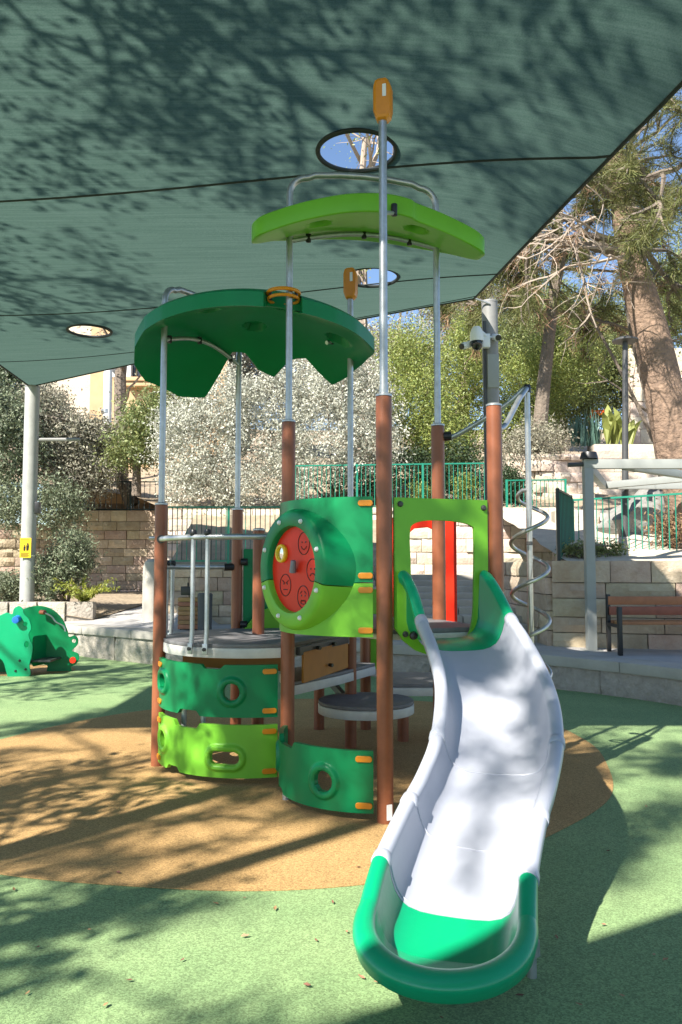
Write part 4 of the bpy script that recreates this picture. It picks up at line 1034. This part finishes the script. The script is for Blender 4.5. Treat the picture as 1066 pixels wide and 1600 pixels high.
def gridpanel(name, arc, z0, z1, holes, m, notches=(), t0=.055, t1=.945, nu=150, nv=48, th=.03, rim=.02, parent=None, hoff=0):
    L = arc.L * (t1 - t0)
    def lohi(u):
        lo, hi = z0, z1
        for side, a, b, dpt in notches:
            f = sstep(a - .02, a + .02, u) * (1 - sstep(b - .02, b + .02, u))
            if side == 'b': lo += dpt * f
            else: hi -= dpt * f
        return lo, hi
    def sdf(u, z, h): cu, cz, a, b = h; return math.hypot(max(abs(u - cu) - (a - b), 0), z - cz) - b
    U = []; sd = {}; cell = max(L / nu, (z1 - z0) / nv)
    for i in range(nu + 1):
        u = L * i / nu; lo, hi = lohi(u)
        for j in range(nv + 1):
            z = lo + (hi - lo) * j / nv; uu = u; s_ = 9
            for h in holes:
                q = sdf(uu, z, h)
                if abs(q) < cell * .6:
                    e = 1e-4; gx = (sdf(uu + e, z, h) - q) / e; gy = (sdf(uu, z + e, h) - q) / e
                    uu -= gx * q; z -= gy * q; q = 0.0
                s_ = min(s_, q, key=lambda v: v)
            sd[i, j] = s_; U.append((uu, z, s_))
    vf, vb = [], []
    for uu, z, s_ in U:
        h = hoff + (rim * sstep(-.001, .012, s_) * (1 - sstep(.03, .052, s_)) + rim * .35 * (1 - sstep(0, .012, s_)) if s_ < .06 else 0)
        t = t0 + (t1 - t0) * uu / L
        ez = min(z - z0, z1 - z)
        vf.append(arc(t, z, h)); vb.append(arc(t, z, hoff - th))
    N_ = len(vf); fs = []; used = {}
    def I(i, j): return i * (nv + 1) + j
    for i in range(nu):
        for j in range(nv):
            k = [(i, j), (i + 1, j), (i + 1, j + 1), (i, j + 1)]
            if any(sd[a] < -1e-6 for a in k) or all(abs(sd[a]) < 1e-6 for a in k): continue
            f = tuple(I(*a) for a in k); fs.append(f); fs.append(tuple(N_ + a for a in reversed(f)))
            for a, b in zip(f, f[1:] + f[:1]): used[(a, b)] = 1
    for a, b in list(used):
        if (b, a) not in used: fs.append((b, a, N_ + a, N_ + b))
    o = MB().add(vf + vb, fs)
    me = o.mesh(name, 35, merge=True)
    return link(name, me, parent or PT, m)
def clamp(arc, t, z, parent, h=.004, w=.1, hh=.036):
    link('end_clamp', plate(rrect(-w / 2, -hh / 2, w / 2, hh / 2, hh * .45), [], .012, frame(arc(t, z, h), arc.tan(t), (0, 0, 1)), .003), parent, ORANGE)
A12 = Arc(P1, P2, .27); A23 = Arc(P2, P3, .29)
L12 = A12.L * .89; L23 = A23.L * .89
pa = gridpanel('climbing_panel', A12, .465, .825, [(.14, .665, .075, .05), (L12 * .72, .64, .058, .058)], G_DARK, [('t', L12 * .53, L12 * .66, .03), ('b', L12 * .34, L12 * .5, .035)])
tag(pa, 'dark green curved climbing panel')
pb = gridpanel('climbing_panel', A12, .055, .415, [(.17, .25, .058, .058), (L12 * .68, .19, .105, .045)], G_LITE, [('t', L12 * .3, L12 * .5, .04), ('b', L12 * .22, L12 * .34, .035)])
tag(pb, 'light green curved climbing panel')
pc_ = gridpanel('climbing_panel', A23, .055, .415, [(.17, .25, .058, .058), (L23 * .72, .22, .062, .062)], G_DARK, [('t', L23 * .26, L23 * .48, .045), ('b', L23 * .2, L23 * .34, .03)])
tag(pc_, 'dark green curved climbing panel beside the slide foot')
for pn, ar, z0, z1 in ((pa, A12, .465, .825), (pb, A12, .055, .415), (pc_, A23, .055, .415)):
    for t in (.1, .9):
        for z in (z0 + .045, z1 - .045): clamp(ar, t, z, pn)
# tall upper panel with the round game disc
up1 = gridpanel('wall_panel', A23, 1.412, 1.93, [], G_DARK, nu=60, nv=6, th=.025); up2 = gridpanel('wall_panel', A23, 1.085, 1.406, [], G_LITE, nu=60, nv=6, th=.025)
tag(up1, 'dark green upper wall panel'); tag(up2, 'light green lower wall panel')
for pn, z0, z1 in ((up1, 1.412, 1.93), (up2, 1.085, 1.406)):
    for t in (.09, .91):
        for z in (z0 + .04, z1 - .04): clamp(A23, t, z, pn, w=.09)
bc_ = A23(.5, 1.49, 0); bn_ = A23.n; fmb = frame(bc_, A23.d, (0, 0, 1))
if (fmb.to_3x3() @ Vector((0, 0, 1))).dot(bn_) < 0: fmb = frame(bc_, -A23.d, (0, 0, 1))
prof = [(.425, -.19), (.415, -.125), (.402, -.07), (.388, -.015), (.377, .02), (.366, .036), (.35, .042), (.29, .044), (.276, .04), (.27, .03), (.268, -.02)]
MB().lathe(prof, 60, fmb, R(-14), R(194)).obj('disc_ring', G_DARK, up1); MB().lathe(prof, 44, fmb, R(195), R(345)).obj('disc_ring', G_LITE, up2)
gd = link('game_disc', plate(circ(0, 0, .272, n=64), [], .012, fmb @ Matrix.Translation((0, 0, -.006)), .002), PT, RED); tag(gd, 'red round game disc with drawn faces')
def ft(x, y, z=.037): z -= .036; return fmb @ Vector((x, y, z))
sx = 1 if (fmb.to_3x3() @ Vector((1, 0, 0))).x > 0 else -1
rd = .268
def facecircle(u, v, kind):
    cx, cy = u * rd * sx, v * rd; r_ = .066
    f = MB().tube([ft(cx + r_ * math.cos(a) * .95, cy + r_ * 1.05 * math.sin(a)) for a in np.linspace(0, 6.2832, 36, endpoint=False)], .0028, 6, closed=True).obj('drawn_face', BLACK, gd)
    ex = .02
    for s_ in (-1, 1):
        if kind == 'angry': pts = [(s_ * .034, .03), (s_ * .008, .012)]; MB().tube([ft(cx + a, cy + b) for a, b in pts], .0028, 6).obj('brow', BLACK, f)
        if kind == 'scared': pts = [(s_ * .034, .02), (s_ * .012, .036)]; MB().tube([ft(cx + a, cy + b) for a, b in pts], .0025, 6).obj('brow', BLACK, f)
        MB().lathe([(0, .003), (.0055, .002), (.006, 0)], 10, fmb @ Matrix.Translation((cx + s_ * ex, cy + .008, .0))).obj('eye', BLACK, f)
    if kind == 'smile': pts = [(-.03, -.018), (-.018, -.032), (0, -.038), (.018, -.032), (.03, -.018)]
    elif kind == 'sad': pts = [(-.028, -.036), (-.016, -.024), (0, -.02), (.016, -.024), (.028, -.036)]
    elif kind == 'angry': pts = [(-.022, -.028), (0, -.028), (.022, -.028)]
    else: pts = [(-.026, -.04), (-.02, -.02), (-.008, -.026), (0, -.02), (.008, -.026), (.02, -.02), (.026, -.04), (0, -.046), (-.026, -.04)]
    MB().tube([ft(cx + a, cy + b) for a, b in pts], .0028, 6).obj('mouth', BLACK, f)
facecircle(.36, .6, 'smile'); facecircle(.72, -.02, 'sad'); facecircle(-.42, -.38, 'angry'); facecircle(.34, -.64, 'scared')
wx, wy = -.55 * rd * sx, .38 * rd
MB().lathe([(.058, 0), (.06, .018), (.055, .026), (.043, .026), (.039, .018), (.038, 0)], 32, fmb @ Matrix.Translation((wx, wy, -.002))).obj('window_ring', YELLOW, gd)
MB().lathe([(.04, .012), (0, .014)], 24, fmb @ Matrix.Translation((wx, wy, -.002))).obj('mirror_dome', mat('mirror', (.7, .72, .74), .08, metal=1), gd)
MB().tube([ft(.005 * sx, -.02, .06), ft(.03 * sx, .055, .07)], [.022, .016], 12).obj('pointer', mat('grey_plastic', (.2, .2, .24), .35), gd, bevel=.005)
for k in range(8):
    a = R(45 * k + 22); MB().lathe([(0, .016), (.01, .014), (.0155, .006), (.016, 0)], 14, fmb @ Matrix.Translation((.322 * math.cos(a), .322 * math.sin(a), .043))).obj('bolt_cap', WHITE, up1 if -.09 < .322 * math.sin(a) else up2)

# ---- slide window panel
dS = (P4 - P3).normalized(); LS = (P4 - P3).length; nS = Vector((dS.y, -dS.x, 0))
fms = frame(P3 + nS * .0 , dS, (0, 0, 1))
zt = zat(779, 4.9)
outl = [(PR + .012, zt), (PR + .012, 1.14), (.12, 1.06), (.2, 1.0), (.3, .965), (.45, .96), (.58, 1.02), (LS - PR - .012, 1.12), (LS - PR - .012, zt)]
win = [(p.x, p.y) for p in spline([(.175, 1.18, 0), (.17, 1.5, 0), (.165, 1.7, 0), (.19, 1.765, 0), (.3, 1.79, 0), (.48, 1.785, 0), (.585, 1.76, 0), (.605, 1.7, 0), (.6, 1.4, 0), (.59, 1.2, 0), (.55, 1.07, 0), (.47, 1.01, 0), (.3, 1.01, 0), (.22, 1.06, 0)], 5, True)]
pw_ = link('slide_panel', plate(outl, [win], .022, fms, .002), PT, G_LITE); tag(pw_, 'light green board with a window over the slide')
for x_, z_ in ((.1, zt - .04), (LS - .09, zt - .05), (.13, 1.1)): MB().lathe([(0, .018), (.012, .016), (.018, .008), (.019, 0)], 14, fms @ Matrix.Translation((x_, z_, .011))).obj('bolt', DGREY, pw_)

# ---- slide
sp_pts = [(.625, 4.90, 1.07), (.70, 4.68, 1.03), (.765, 4.38, .845), (.785, 4.12, .66), (.74, 3.86, .505), (.65, 3.62, .39), (.54, 3.38, .295), (.425, 3.08, .195), (.365, 2.86, .14)]
SP = spline(sp_pts, 14); SD = arclen(SP); SL = SD[-1]
slide = MB(); 
SLD = link('slide', MB().tube([(.70, 3.03, .0), (.70, 3.03, .26)], .018, 12).mesh('slide'), PT, GALV); tag(SLD, 'curved grey slide with green entry and green end')
WI = .245
def half_prof(rh, rr=.034):
    p = [(0, 0), (.07, .001), (.13, .006), (.175, .02), (.205, .042), (.224, .075), (.236, .12), (.243, rh - .05)]
    cc = (.243 + rr, rh - rr); ox = cc[0] + rr * .85
    for a in range(180, -31, -21): p.append((cc[0] + rr * math.cos(R(a)), cc[1] + rr * math.sin(R(a))))
    p += [(ox - .003, cc[1] - rr * 1.1), (ox - .014, cc[1] - rr * 1.4), (ox - .02, cc[1] - rr * 1.05), (.262, rh - .055), (.254, rh - .1), (.25, .11), (.236, .06), (.21, .022), (.175, 0), (.13, -.014), (0, -.02)]
    return p
def full_prof(rh):
    h = half_prof(rh); n_in = len(h)
    return h + [(-u, v) for u, v in reversed(h[1:-1])]
def frame_at(s_):
    p, t = along(SP, SD, max(0, min(SL, s_))); q, t2 = along(SP, SD, max(0, min(SL, s_ + .06))); r_, t3 = along(SP, SD, max(0, min(SL, s_ - .06)))
    t = (q - r_).normalized(); rt = Vector((t.y, -t.x, 0)).normalized(); up = rt.cross(t).normalized()
    if up.z < 0: up = -up
    return p, -rt, up     # rt: right of travel seen from above flipped to keep +u to camera right
def rimh(s_):
    return .215 + .2 * (1 - sstep(.0, .30, s_))
def sweep(s0, s1, n, grow=0):
    secs = []
    for i in range(n + 1):
        s_ = s0 + (s1 - s0) * i / n; p, rt, up = frame_at(s_)
        upz = up.lerp(Vector((0, 0, 1)), .35).normalized()
        secs.append([p + rt * u + upz * v for u, v in full_prof(rimh(s_))])
    return MB().loft(secs)
def s_at_y(Y):
    for i in range(len(SP) - 1):
        if SP[i + 1].y <= Y: return SD[i]
    return SL
sE, sa, sb, sc_ = .26, s_at_y(3.86), s_at_y(3.42), s_at_y(3.07)
sweep(.0, sE, 10).obj('entry_section', G_SLIDE, SLD, merge=True, smooth=50)
for a, b in ((sE + .004, sa - .002), (sa + .002, sb - .002), (sb + .002, sc_)): sweep(a, b, max(8, int((b - a) / .04))).obj('chute_section', GREY_SLIDE, SLD, merge=True, smooth=50)
# rim collars and seam ridges at the joints
for k, s_ in enumerate((sE + .02, sa, sb, sc_ - .015)):
    for sg in (-1, 1):
        secs = []
        for ds in (-.022, -.018, .018, .022):
            p, rt, up = frame_at(s_ + ds); upz = up.lerp(Vector((0, 0, 1)), .35).normalized(); rh = rimh(s_ + ds); rr = .0345 + (.0045 if abs(ds) < .02 else 0)
            ring = []
            for a in range(0, 360, 20): ring.append(p + rt * (sg * (.277 + rr * math.cos(R(a)))) + upz * (rh - .034 + rr * math.sin(R(a))))
            secs.append(ring if sg > 0 else ring[::-1])
        MB().loft(secs).obj('rim_collar', GREY_SLIDE, SLD, smooth=50)
    if k:
        p, rt, up = frame_at(s_); upz = up.lerp(Vector((0, 0, 1)), .35).normalized()
        MB().tube([p + rt * u + upz * (v + .001) for u, v in [(-u, v) for u, v in reversed(half_prof(rimh(s_))[1:8])] + half_prof(rimh(s_))[:8]], .0045, 6).obj('joint_ridge', GREY_SLIDE, SLD)
# exit bowl: straight run, then the section turned round the end
pe_, rte, upe = frame_at(SL - .01); fw = Vector((rte.y, -rte.x, 0)).normalized()
if fw.y > 0: fw = -fw
secs = []
p0_, r0_, u0_ = frame_at(sc_ + .004); cen = Vector(SP[-1]) + fw * .03; cen.z = .158
for i in range(7):
    s_ = sc_ + .004 + (SL - sc_ - .004) * i / 6; p, rt, up = frame_at(s_); upz = up.lerp(Vector((0, 0, 1)), .35 + .65 * i / 6).normalized()
    f = i / 6; p = p.copy(); secs.append([p + rt * (u * (1 + .0 * f)) + upz * v for u, v in full_prof(.215 - .03 * f)])
MB().loft(secs, caps=False).obj('exit_section', G_SLIDE, SLD, merge=True, smooth=50)
hp = half_prof(.185); rt_l = [(u, v) for u, v in hp]; vsx = []; NA = 40
base_c = Vector(SP[-1]); last_u = u0_
for i in range(NA + 1):
    ph_ = math.pi * i / NA; d = rte * math.cos(ph_) + fw * math.sin(ph_)
    ell = 1 + .17 * math.sin(ph_) ** 2
    rt_l = half_prof(.185, .034 + .014 * math.sin(ph_))
    for u, v in rt_l: vsx.append(base_c + d * (u * ell) + Vector((0, 0, v * (1 - .3 * math.sin(ph_) if v > .03 else 1))))
n_ = len(rt_l); fsx = []
for i in range(NA):
    for j in range(n_ - 1): fsx.append((i * n_ + j, (i + 1) * n_ + j, (i + 1) * n_ + j + 1, i * n_ + j + 1))
ex_ = MB().add(vsx, fsx).obj('exit_bowl', G_SLIDE, SLD, merge=True, smooth=50)
MB().tube([Vector((.70, 3.03, .07)), Vector((.62, 3.05, .15))], .012, 8).obj('leg_brace', GALV, SLD)
MB().lathe([(0, .05), (.03, .05), (.032, 0), (0, 0)], 12, Matrix.Translation((.70, 3.03, .085))).obj('leg_clamp', GALV, SLD)
MB().box((.40, 2.95, .06), (.06, .2, .115)).obj('support_foot', DGREY, SLD, bevel=.01)
MB().lathe([(0, .03), (.02, .025), (.026, 0)], 12, frame(SP[18] + Vector((-.30, .05, .12)), (1, 0, 0), (0, 0, 1))).obj('entry_bolt', BLACK, SLD)

# ---- decks
def deck(name, pts, z, lab=None, t1=.026, t2=.07):
    c = sum((Vector((p[0], p[1], 0)) for p in pts), Vector()) / len(pts)
    big = [(c + (Vector((p[0], p[1], 0)) - c) * 1.008).xy for p in pts]
    o = link(name, plate([(p[0], p[1]) for p in pts], [], t1, Matrix.Translation((0, 0, z - t1 / 2)), .003), PT, DECK)
    if lab: tag(o, lab)
    link('edge_band', plate([tuple(b) for b in big], [], t2, Matrix.Translation((0, 0, z - t1 - .002 - t2 / 2)), .004), o, ALU)
    return o
def arcpts(arc, inset, n=22): return [(lambda q: (q.x, q.y))(arc(t, 0, -inset)) for t in np.linspace(.03, .97, n)]
A61 = Arc(P6, P1, .2)
dk = arcpts(A12, .03) + [(P2.x + .02, P2.y + .02), (P8.x, P8.y), (P6.x + .3, P6.y + .1)] + arcpts(A61, .03)
DZ = .965
D1 = deck('deck', dk, DZ, 'round front deck of the lower tower')
dk2 = [(P2.x + .05, P2.y + .0), (P3.x - .0, P3.y + .07), (P3.x, P3.y + .06), (P4.x - .02, P4.y + .05), (P5.x - .02, P5.y + .02), (P8.x + .04, P8.y - .02), (P2.x + .06, P2.y + .1)]
D2 = deck('deck', dk2, 1.125, 'deck at the top of the slide', t2=.035)
deck('step_deck', [(-.34, 5.95), (.0, 6.5), (.3, 7.1), (-.1, 7.3), (-.5, 6.6)], .66, 'lower step deck under the tower')
deck('step_deck', [(p[0], p[1]) for p in circ(.2, 6.45, .38, n=40)], .45, 'round low step')
deck('step_deck', [(.35, 6.72), (1.15, 6.72), (1.15, 7.5), (.35, 7.5)], .53, 'low side platform')
for t in (.36, .42):
    pass
# beam and ochre board beneath the deck
b0_, b1_ = P2 + Vector((.07, .07, 0)), P8 + Vector((-.03, -.06, 0))
bm1 = MB().bar(b0_ + Vector((0, 0, DZ - .06)), b1_ + Vector((0, 0, DZ - .06)), .035, .06).obj('deck_beam', DGREY, PT, bevel=.004)
for t in (.3, .62): MB().tube([b0_.lerp(b1_, t) + Vector((.02, -.02, DZ - .06)), b0_.lerp(b1_, t) + Vector((.045, -.045, DZ - .06))], .014, 10).obj('bolt', BLACK, bm1)
def vboard(name, a, b, z0, z1, m, th=.018):
    d = (b - a); return link(name, plate(rrect(0, z0, d.length, z1, .01), [], th, frame(Vector((a.x, a.y, 0)), d, (0, 0, 1)), .002), PT, m)
ob = vboard('ochre_board', b0_ + Vector((.03, .05, 0)), b1_ + Vector((.0, -.02, 0)), .675, .895, OCHRE)
MB().tube([b0_.lerp(b1_, .55) + Vector((.02, -.03, .75)), b0_.lerp(b1_, .55) + Vector((.045, -.05, .75))], .014, 10).obj('bolt', BLACK, ob)
for z_ in (.72, .88): MB().box(b1_ + Vector((-.04, -.03, z_)), (.06, .06, .05)).obj('corner_clamp', BLACK, PT, bevel=.01)
vboard('ochre_board', Vector((-1.22, 6.22, 0)), Vector((-.42, 5.92, 0)), .74, .862, OCHRE)
MB().bar(pxy(499, 7.5) + Vector((0, 0, .56)), Vector((P8.x, P8.y, .36)), .04, .06).obj('brace', DGREY, PT)
# back panels seen behind the deck
vboard('back_panel', P6 + Vector((.06, -.02, 0)), P9 + Vector((-.05, 0, 0)), .9, zat(858, 7.2), G_DARK)
lo = [(0, 0), (.62, 0), (.6, .1), (.5, .18), (.36, .22), (.2, .21), (.08, .14), (.0, .05)]
link('back_trim', plate([(p.x, p.y) for p in spline([(a, b, 0) for a, b in lo], 5, True)], [], .02, frame(P6 + Vector((.09, -.06, .93)), P9 - P6, (0, 0, 1)), .003), PT, G_LITE)
for z_ in (1.0, 1.55): MB().tube([P6 + Vector((.04, -.05, z_)), P6 + Vector((.1, -.05, z_))], .032, 12).obj('panel_clamp', BLACK, PT, bevel=.006)
vboard('side_board', P9 + Vector((.04, 0, 0)), P9 + Vector((.14, -.02, 0)), .56, 1.3, G_LITE)
# red arch seen through the slide window
Ya = 6.15; xl, xr = at(590, 900, Ya).x, at(713, 900, Ya).x; wd_ = xr - xl
zr0, zr1 = .95, zat(806, Ya)
ar_ = [(0, zr0), (0, zr1 - .12), (.08, zr1 - .02), (.2, zr1), (wd_, zr1), (wd_, zr0), (wd_ - .09, zr0), (wd_ - .09, zr1 - .22), (wd_ - .13, zr1 - .13), (wd_ - .22, zr1 - .09), (wd_ - .32, zr1 - .1), (wd_ - .42, zr1 - .18), (wd_ - .44, zr1 - .3), (wd_ - .44, zr0)]
ra = link('red_arch', plate(ar_, [], .03, frame((xl, Ya, 0), (1, -.05, 0), (0, 0, 1)), .003), PT, RED)
MB().box((xr - .045, Ya - .03, zat(878, Ya)), (.012, .012, .09)).obj('slot', BLACK, ra)
link('green_corner', plate([(.2, zr1 + .002), (.55, zr1 + .002), (.5, zr1 + .09), (.3, zr1 + .08)], [], .02, frame((xl, Ya, 0), (1, -.05, 0), (0, 0, 1)), .003), ra, G_SLIDE)
MB().box((at(672, 935, 5.9).x, 5.95, 1.01), (.2, .25, .03)).obj('red_step', RED, PT, bevel=.006)

# ---- railing on the front deck
rl = [A12(t, zat(843, 6.15), -.0) for t in np.linspace(.0, 1.0, 40)]
RL = MB().tube(rl, .0215, 14).obj('guard_rail', GALV, PT)
MB().tube([rl[0] + Vector((-.0, 0, 0)) - A12.tan(0) * .0, rl[0] + A12.tan(0) * .06], .032, 14).obj('rail_clamp', DGREY, RL)
MB().tube([P1 + Vector((-.09, -.01, rl[0].z + .01)), P1 + Vector((-.03, 0, rl[0].z + .01))], .018, 10).obj('rail_stub', GALV, RL)
def baluster(arc, t, zt_, zb_, parent):
    a, b = arc(t, zt_, 0), arc(t, zb_, .0)
    o = MB().tube([a, a.lerp(b, .85), b + arc.dirn(t) * .012], .0165, 12).obj('baluster', GALV, parent)
    MB().lathe([(0, .05), (.02, .045), (.027, .03), (.026, .012), (.02, 0)], 14, Matrix.Translation(a + Vector((0, 0, .008)))).obj('ball_cap', BLACK, o)
    q = b + arc.dirn(t) * .02; MB().box(q, (.04, .014, .075), Matrix((arc.tan(t), arc.dirn(t), Vector((0, 0, 1)))).transposed()).obj('foot_plate', GALV, o, bevel=.004)
    MB().tube([q, q + arc.dirn(t) * .02], .013, 10).obj('foot_bolt', BLACK, o)
def t_for_px(arc, px):
    best = min((abs(CX + FPX * arc(t, 1, 0).x / arc(t, 1, 0).y - px), t) for t in np.linspace(.02, .7, 200)); return best[1]
for px in (302, 325): baluster(A12, t_for_px(A12, px), rl[0].z, .93, RL)
rz = zat(886, 6.7); rb = [A61(t, rz, 0) for t in np.linspace(.02, .98, 30)]
RB = MB().tube(rb, .0215, 14).obj('guard_rail', GALV, PT)
MB().tube([P6 + Vector((-.11, -.05, rz)), P6 + Vector((-.03, -.02, rz))], .034, 14).obj('rail_clamp', BLACK, RB)
for t in (.62, .72): baluster(A61, t, rz, .93, RB)
# support stubs under the climbing panels
for px, Y, zt_ in ((320, 5.85, .5), (290, 5.95, .46)): p = pxy(px, Y); MB().tube([Vector((p.x, p.y, 0)), Vector((p.x, p.y, zt_))], .02, 12).obj('support_stub', GALV, PT)
p = A23(.33, 0, -.03); MB().tube([p, p + Vector((0, 0, .1))], .02, 12).obj('support_stub', GALV, PT)

# ---- spiral climber
sc0 = at(824, 640, 5.6); st = Vector((sc0.x, 5.6, zat(607, 5.6)))
SPI = link('spiral_climber', MB().tube([Vector((st.x, 5.6, 0)), st], .021, 16).mesh('spiral_climber'), PT, STEEL); tag(SPI, 'steel pole wound by a spiral tube')
zs = zat(766, 5.6); pitch = .36; pts = [Vector((st.x, 5.6, zs))]
for k in range(0, 24 * 5):
    a = R(180) + k / 24 * 2 * math.pi; rr = .128 * min(1, .35 + k / 8); pts.append(Vector((st.x + rr * math.cos(a), 5.6 - rr * math.sin(a), zs - .0 - pitch * k / 24)))
MB().tube(pts, .0145, 10).obj('spiral_tube', STEEL, SPI)
MB().tube([Vector((st.x, 5.6, zat(852, 5.6))), Vector((st.x, 5.6, zat(846, 5.6)))], .0225, 14).obj('weld_band', DGREY, SPI)
a5 = Vector((P5.x, P5.y, zat(682, 5.85))); a4 = Vector((P4.x, P4.y, zat(668, 5.05)))
MB().tube(spline([a5, a5 + Vector((.12, -.02, .0)), st + Vector((-.16, .06, -.12)), st + Vector((-.03, .01, -.01)), st], 8), .019, 12).obj('arch_tube', GALV, SPI)
MB().tube(spline([a4, a4 + Vector((.09, .12, .03)), st + Vector((-.1, -.18, -.12)), st + Vector((-.015, -.03, -.015)), st], 8), .019, 12).obj('arch_tube', GALV, SPI)
MB().lathe([(0, .03), (.02, .027), (.027, .01), (.027, -.03), (0, -.03)], 14, Matrix.Translation(st)).obj('top_cap', BLACK, SPI)
MB().tube([a5 + Vector((.04, 0, 0)), a5 + Vector((.1, -.01, 0))], .033, 14).obj('tube_clamp', BLACK, SPI, bevel=.005)

# ---------------------------------------------------------------- fallen leaves
rg = random.Random(77)
lf = []
for k in range(4):
    mb = MB(); L_, W_ = .02, .008
    mb.add([(-L_, 0, .002), (-.3 * L_, -W_, .005), (.5 * L_, -W_ * .7, .004), (L_, 0, .009), (.5 * L_, W_ * .7, .006), (-.3 * L_, W_, .003 + .002 * k), (0, 0, .001)], [(0, 1, 6), (1, 2, 6), (2, 3, 6), (3, 4, 6), (4, 5, 6), (5, 0, 6)])
    q = mb.mesh('fallen_leaf', smooth=60); q.materials.append(LEAFB); lf.append(q)
spots = [(22, 1390), (140, 1453), (202, 1532), (382, 1403), (383, 1463), (542, 1456), (494, 1469), (520, 1410), (43, 1552), (165, 1571), (943, 1445), (812, 1556), (905, 1570), (972, 1556), (1022, 1492), (560, 1355), (590, 1535), (604, 1531), (565, 1527), (610, 1526), (337, 1412), (185, 1364), (250, 1290), (420, 1330), (480, 1540), (1040, 1500), (690, 1590), (870, 1465), (120, 1240), (330, 1260), (60, 1480), (285, 1500), (430, 1420), (950, 1330), (1010, 1260)]
for i, (px, py) in enumerate(spots):
    p = gz(px, py, .012); s_ = rg.uniform(.5, .95)
    mm = Matrix.Translation(p) @ Matrix.Rotation(rg.uniform(0, 6.28), 4, 'Z') @ Matrix.Scale(s_, 4)
    if (px, py) in ((560, 1355), (185, 1364), (250, 1290), (420, 1330), (120, 1240), (330, 1260)): lb, gr = 'small dry leaf lying on the tan rubber patch', 'fallen leaves on the tan rubber'
    elif px > 680 and py > 1400: lb, gr = 'small dry leaf on the shaded green rubber at lower right', 'fallen leaves in the shade'
    elif px > 560 and py > 1500: lb, gr = 'small dry leaf beside the green end of the slide', 'fallen leaves by the slide end'
    elif px > 900: lb, gr = 'small dry leaf on the sunlit green rubber right of the slide', 'fallen leaves right of the slide'
    else: lb, gr = 'small dry leaf on the sunlit green rubber left of the slide', 'fallen leaves on the sunlit green rubber'
    tag(link('fallen_leaf', rg.choice(lf), None, None, mm), lb, 'leaf', gr)
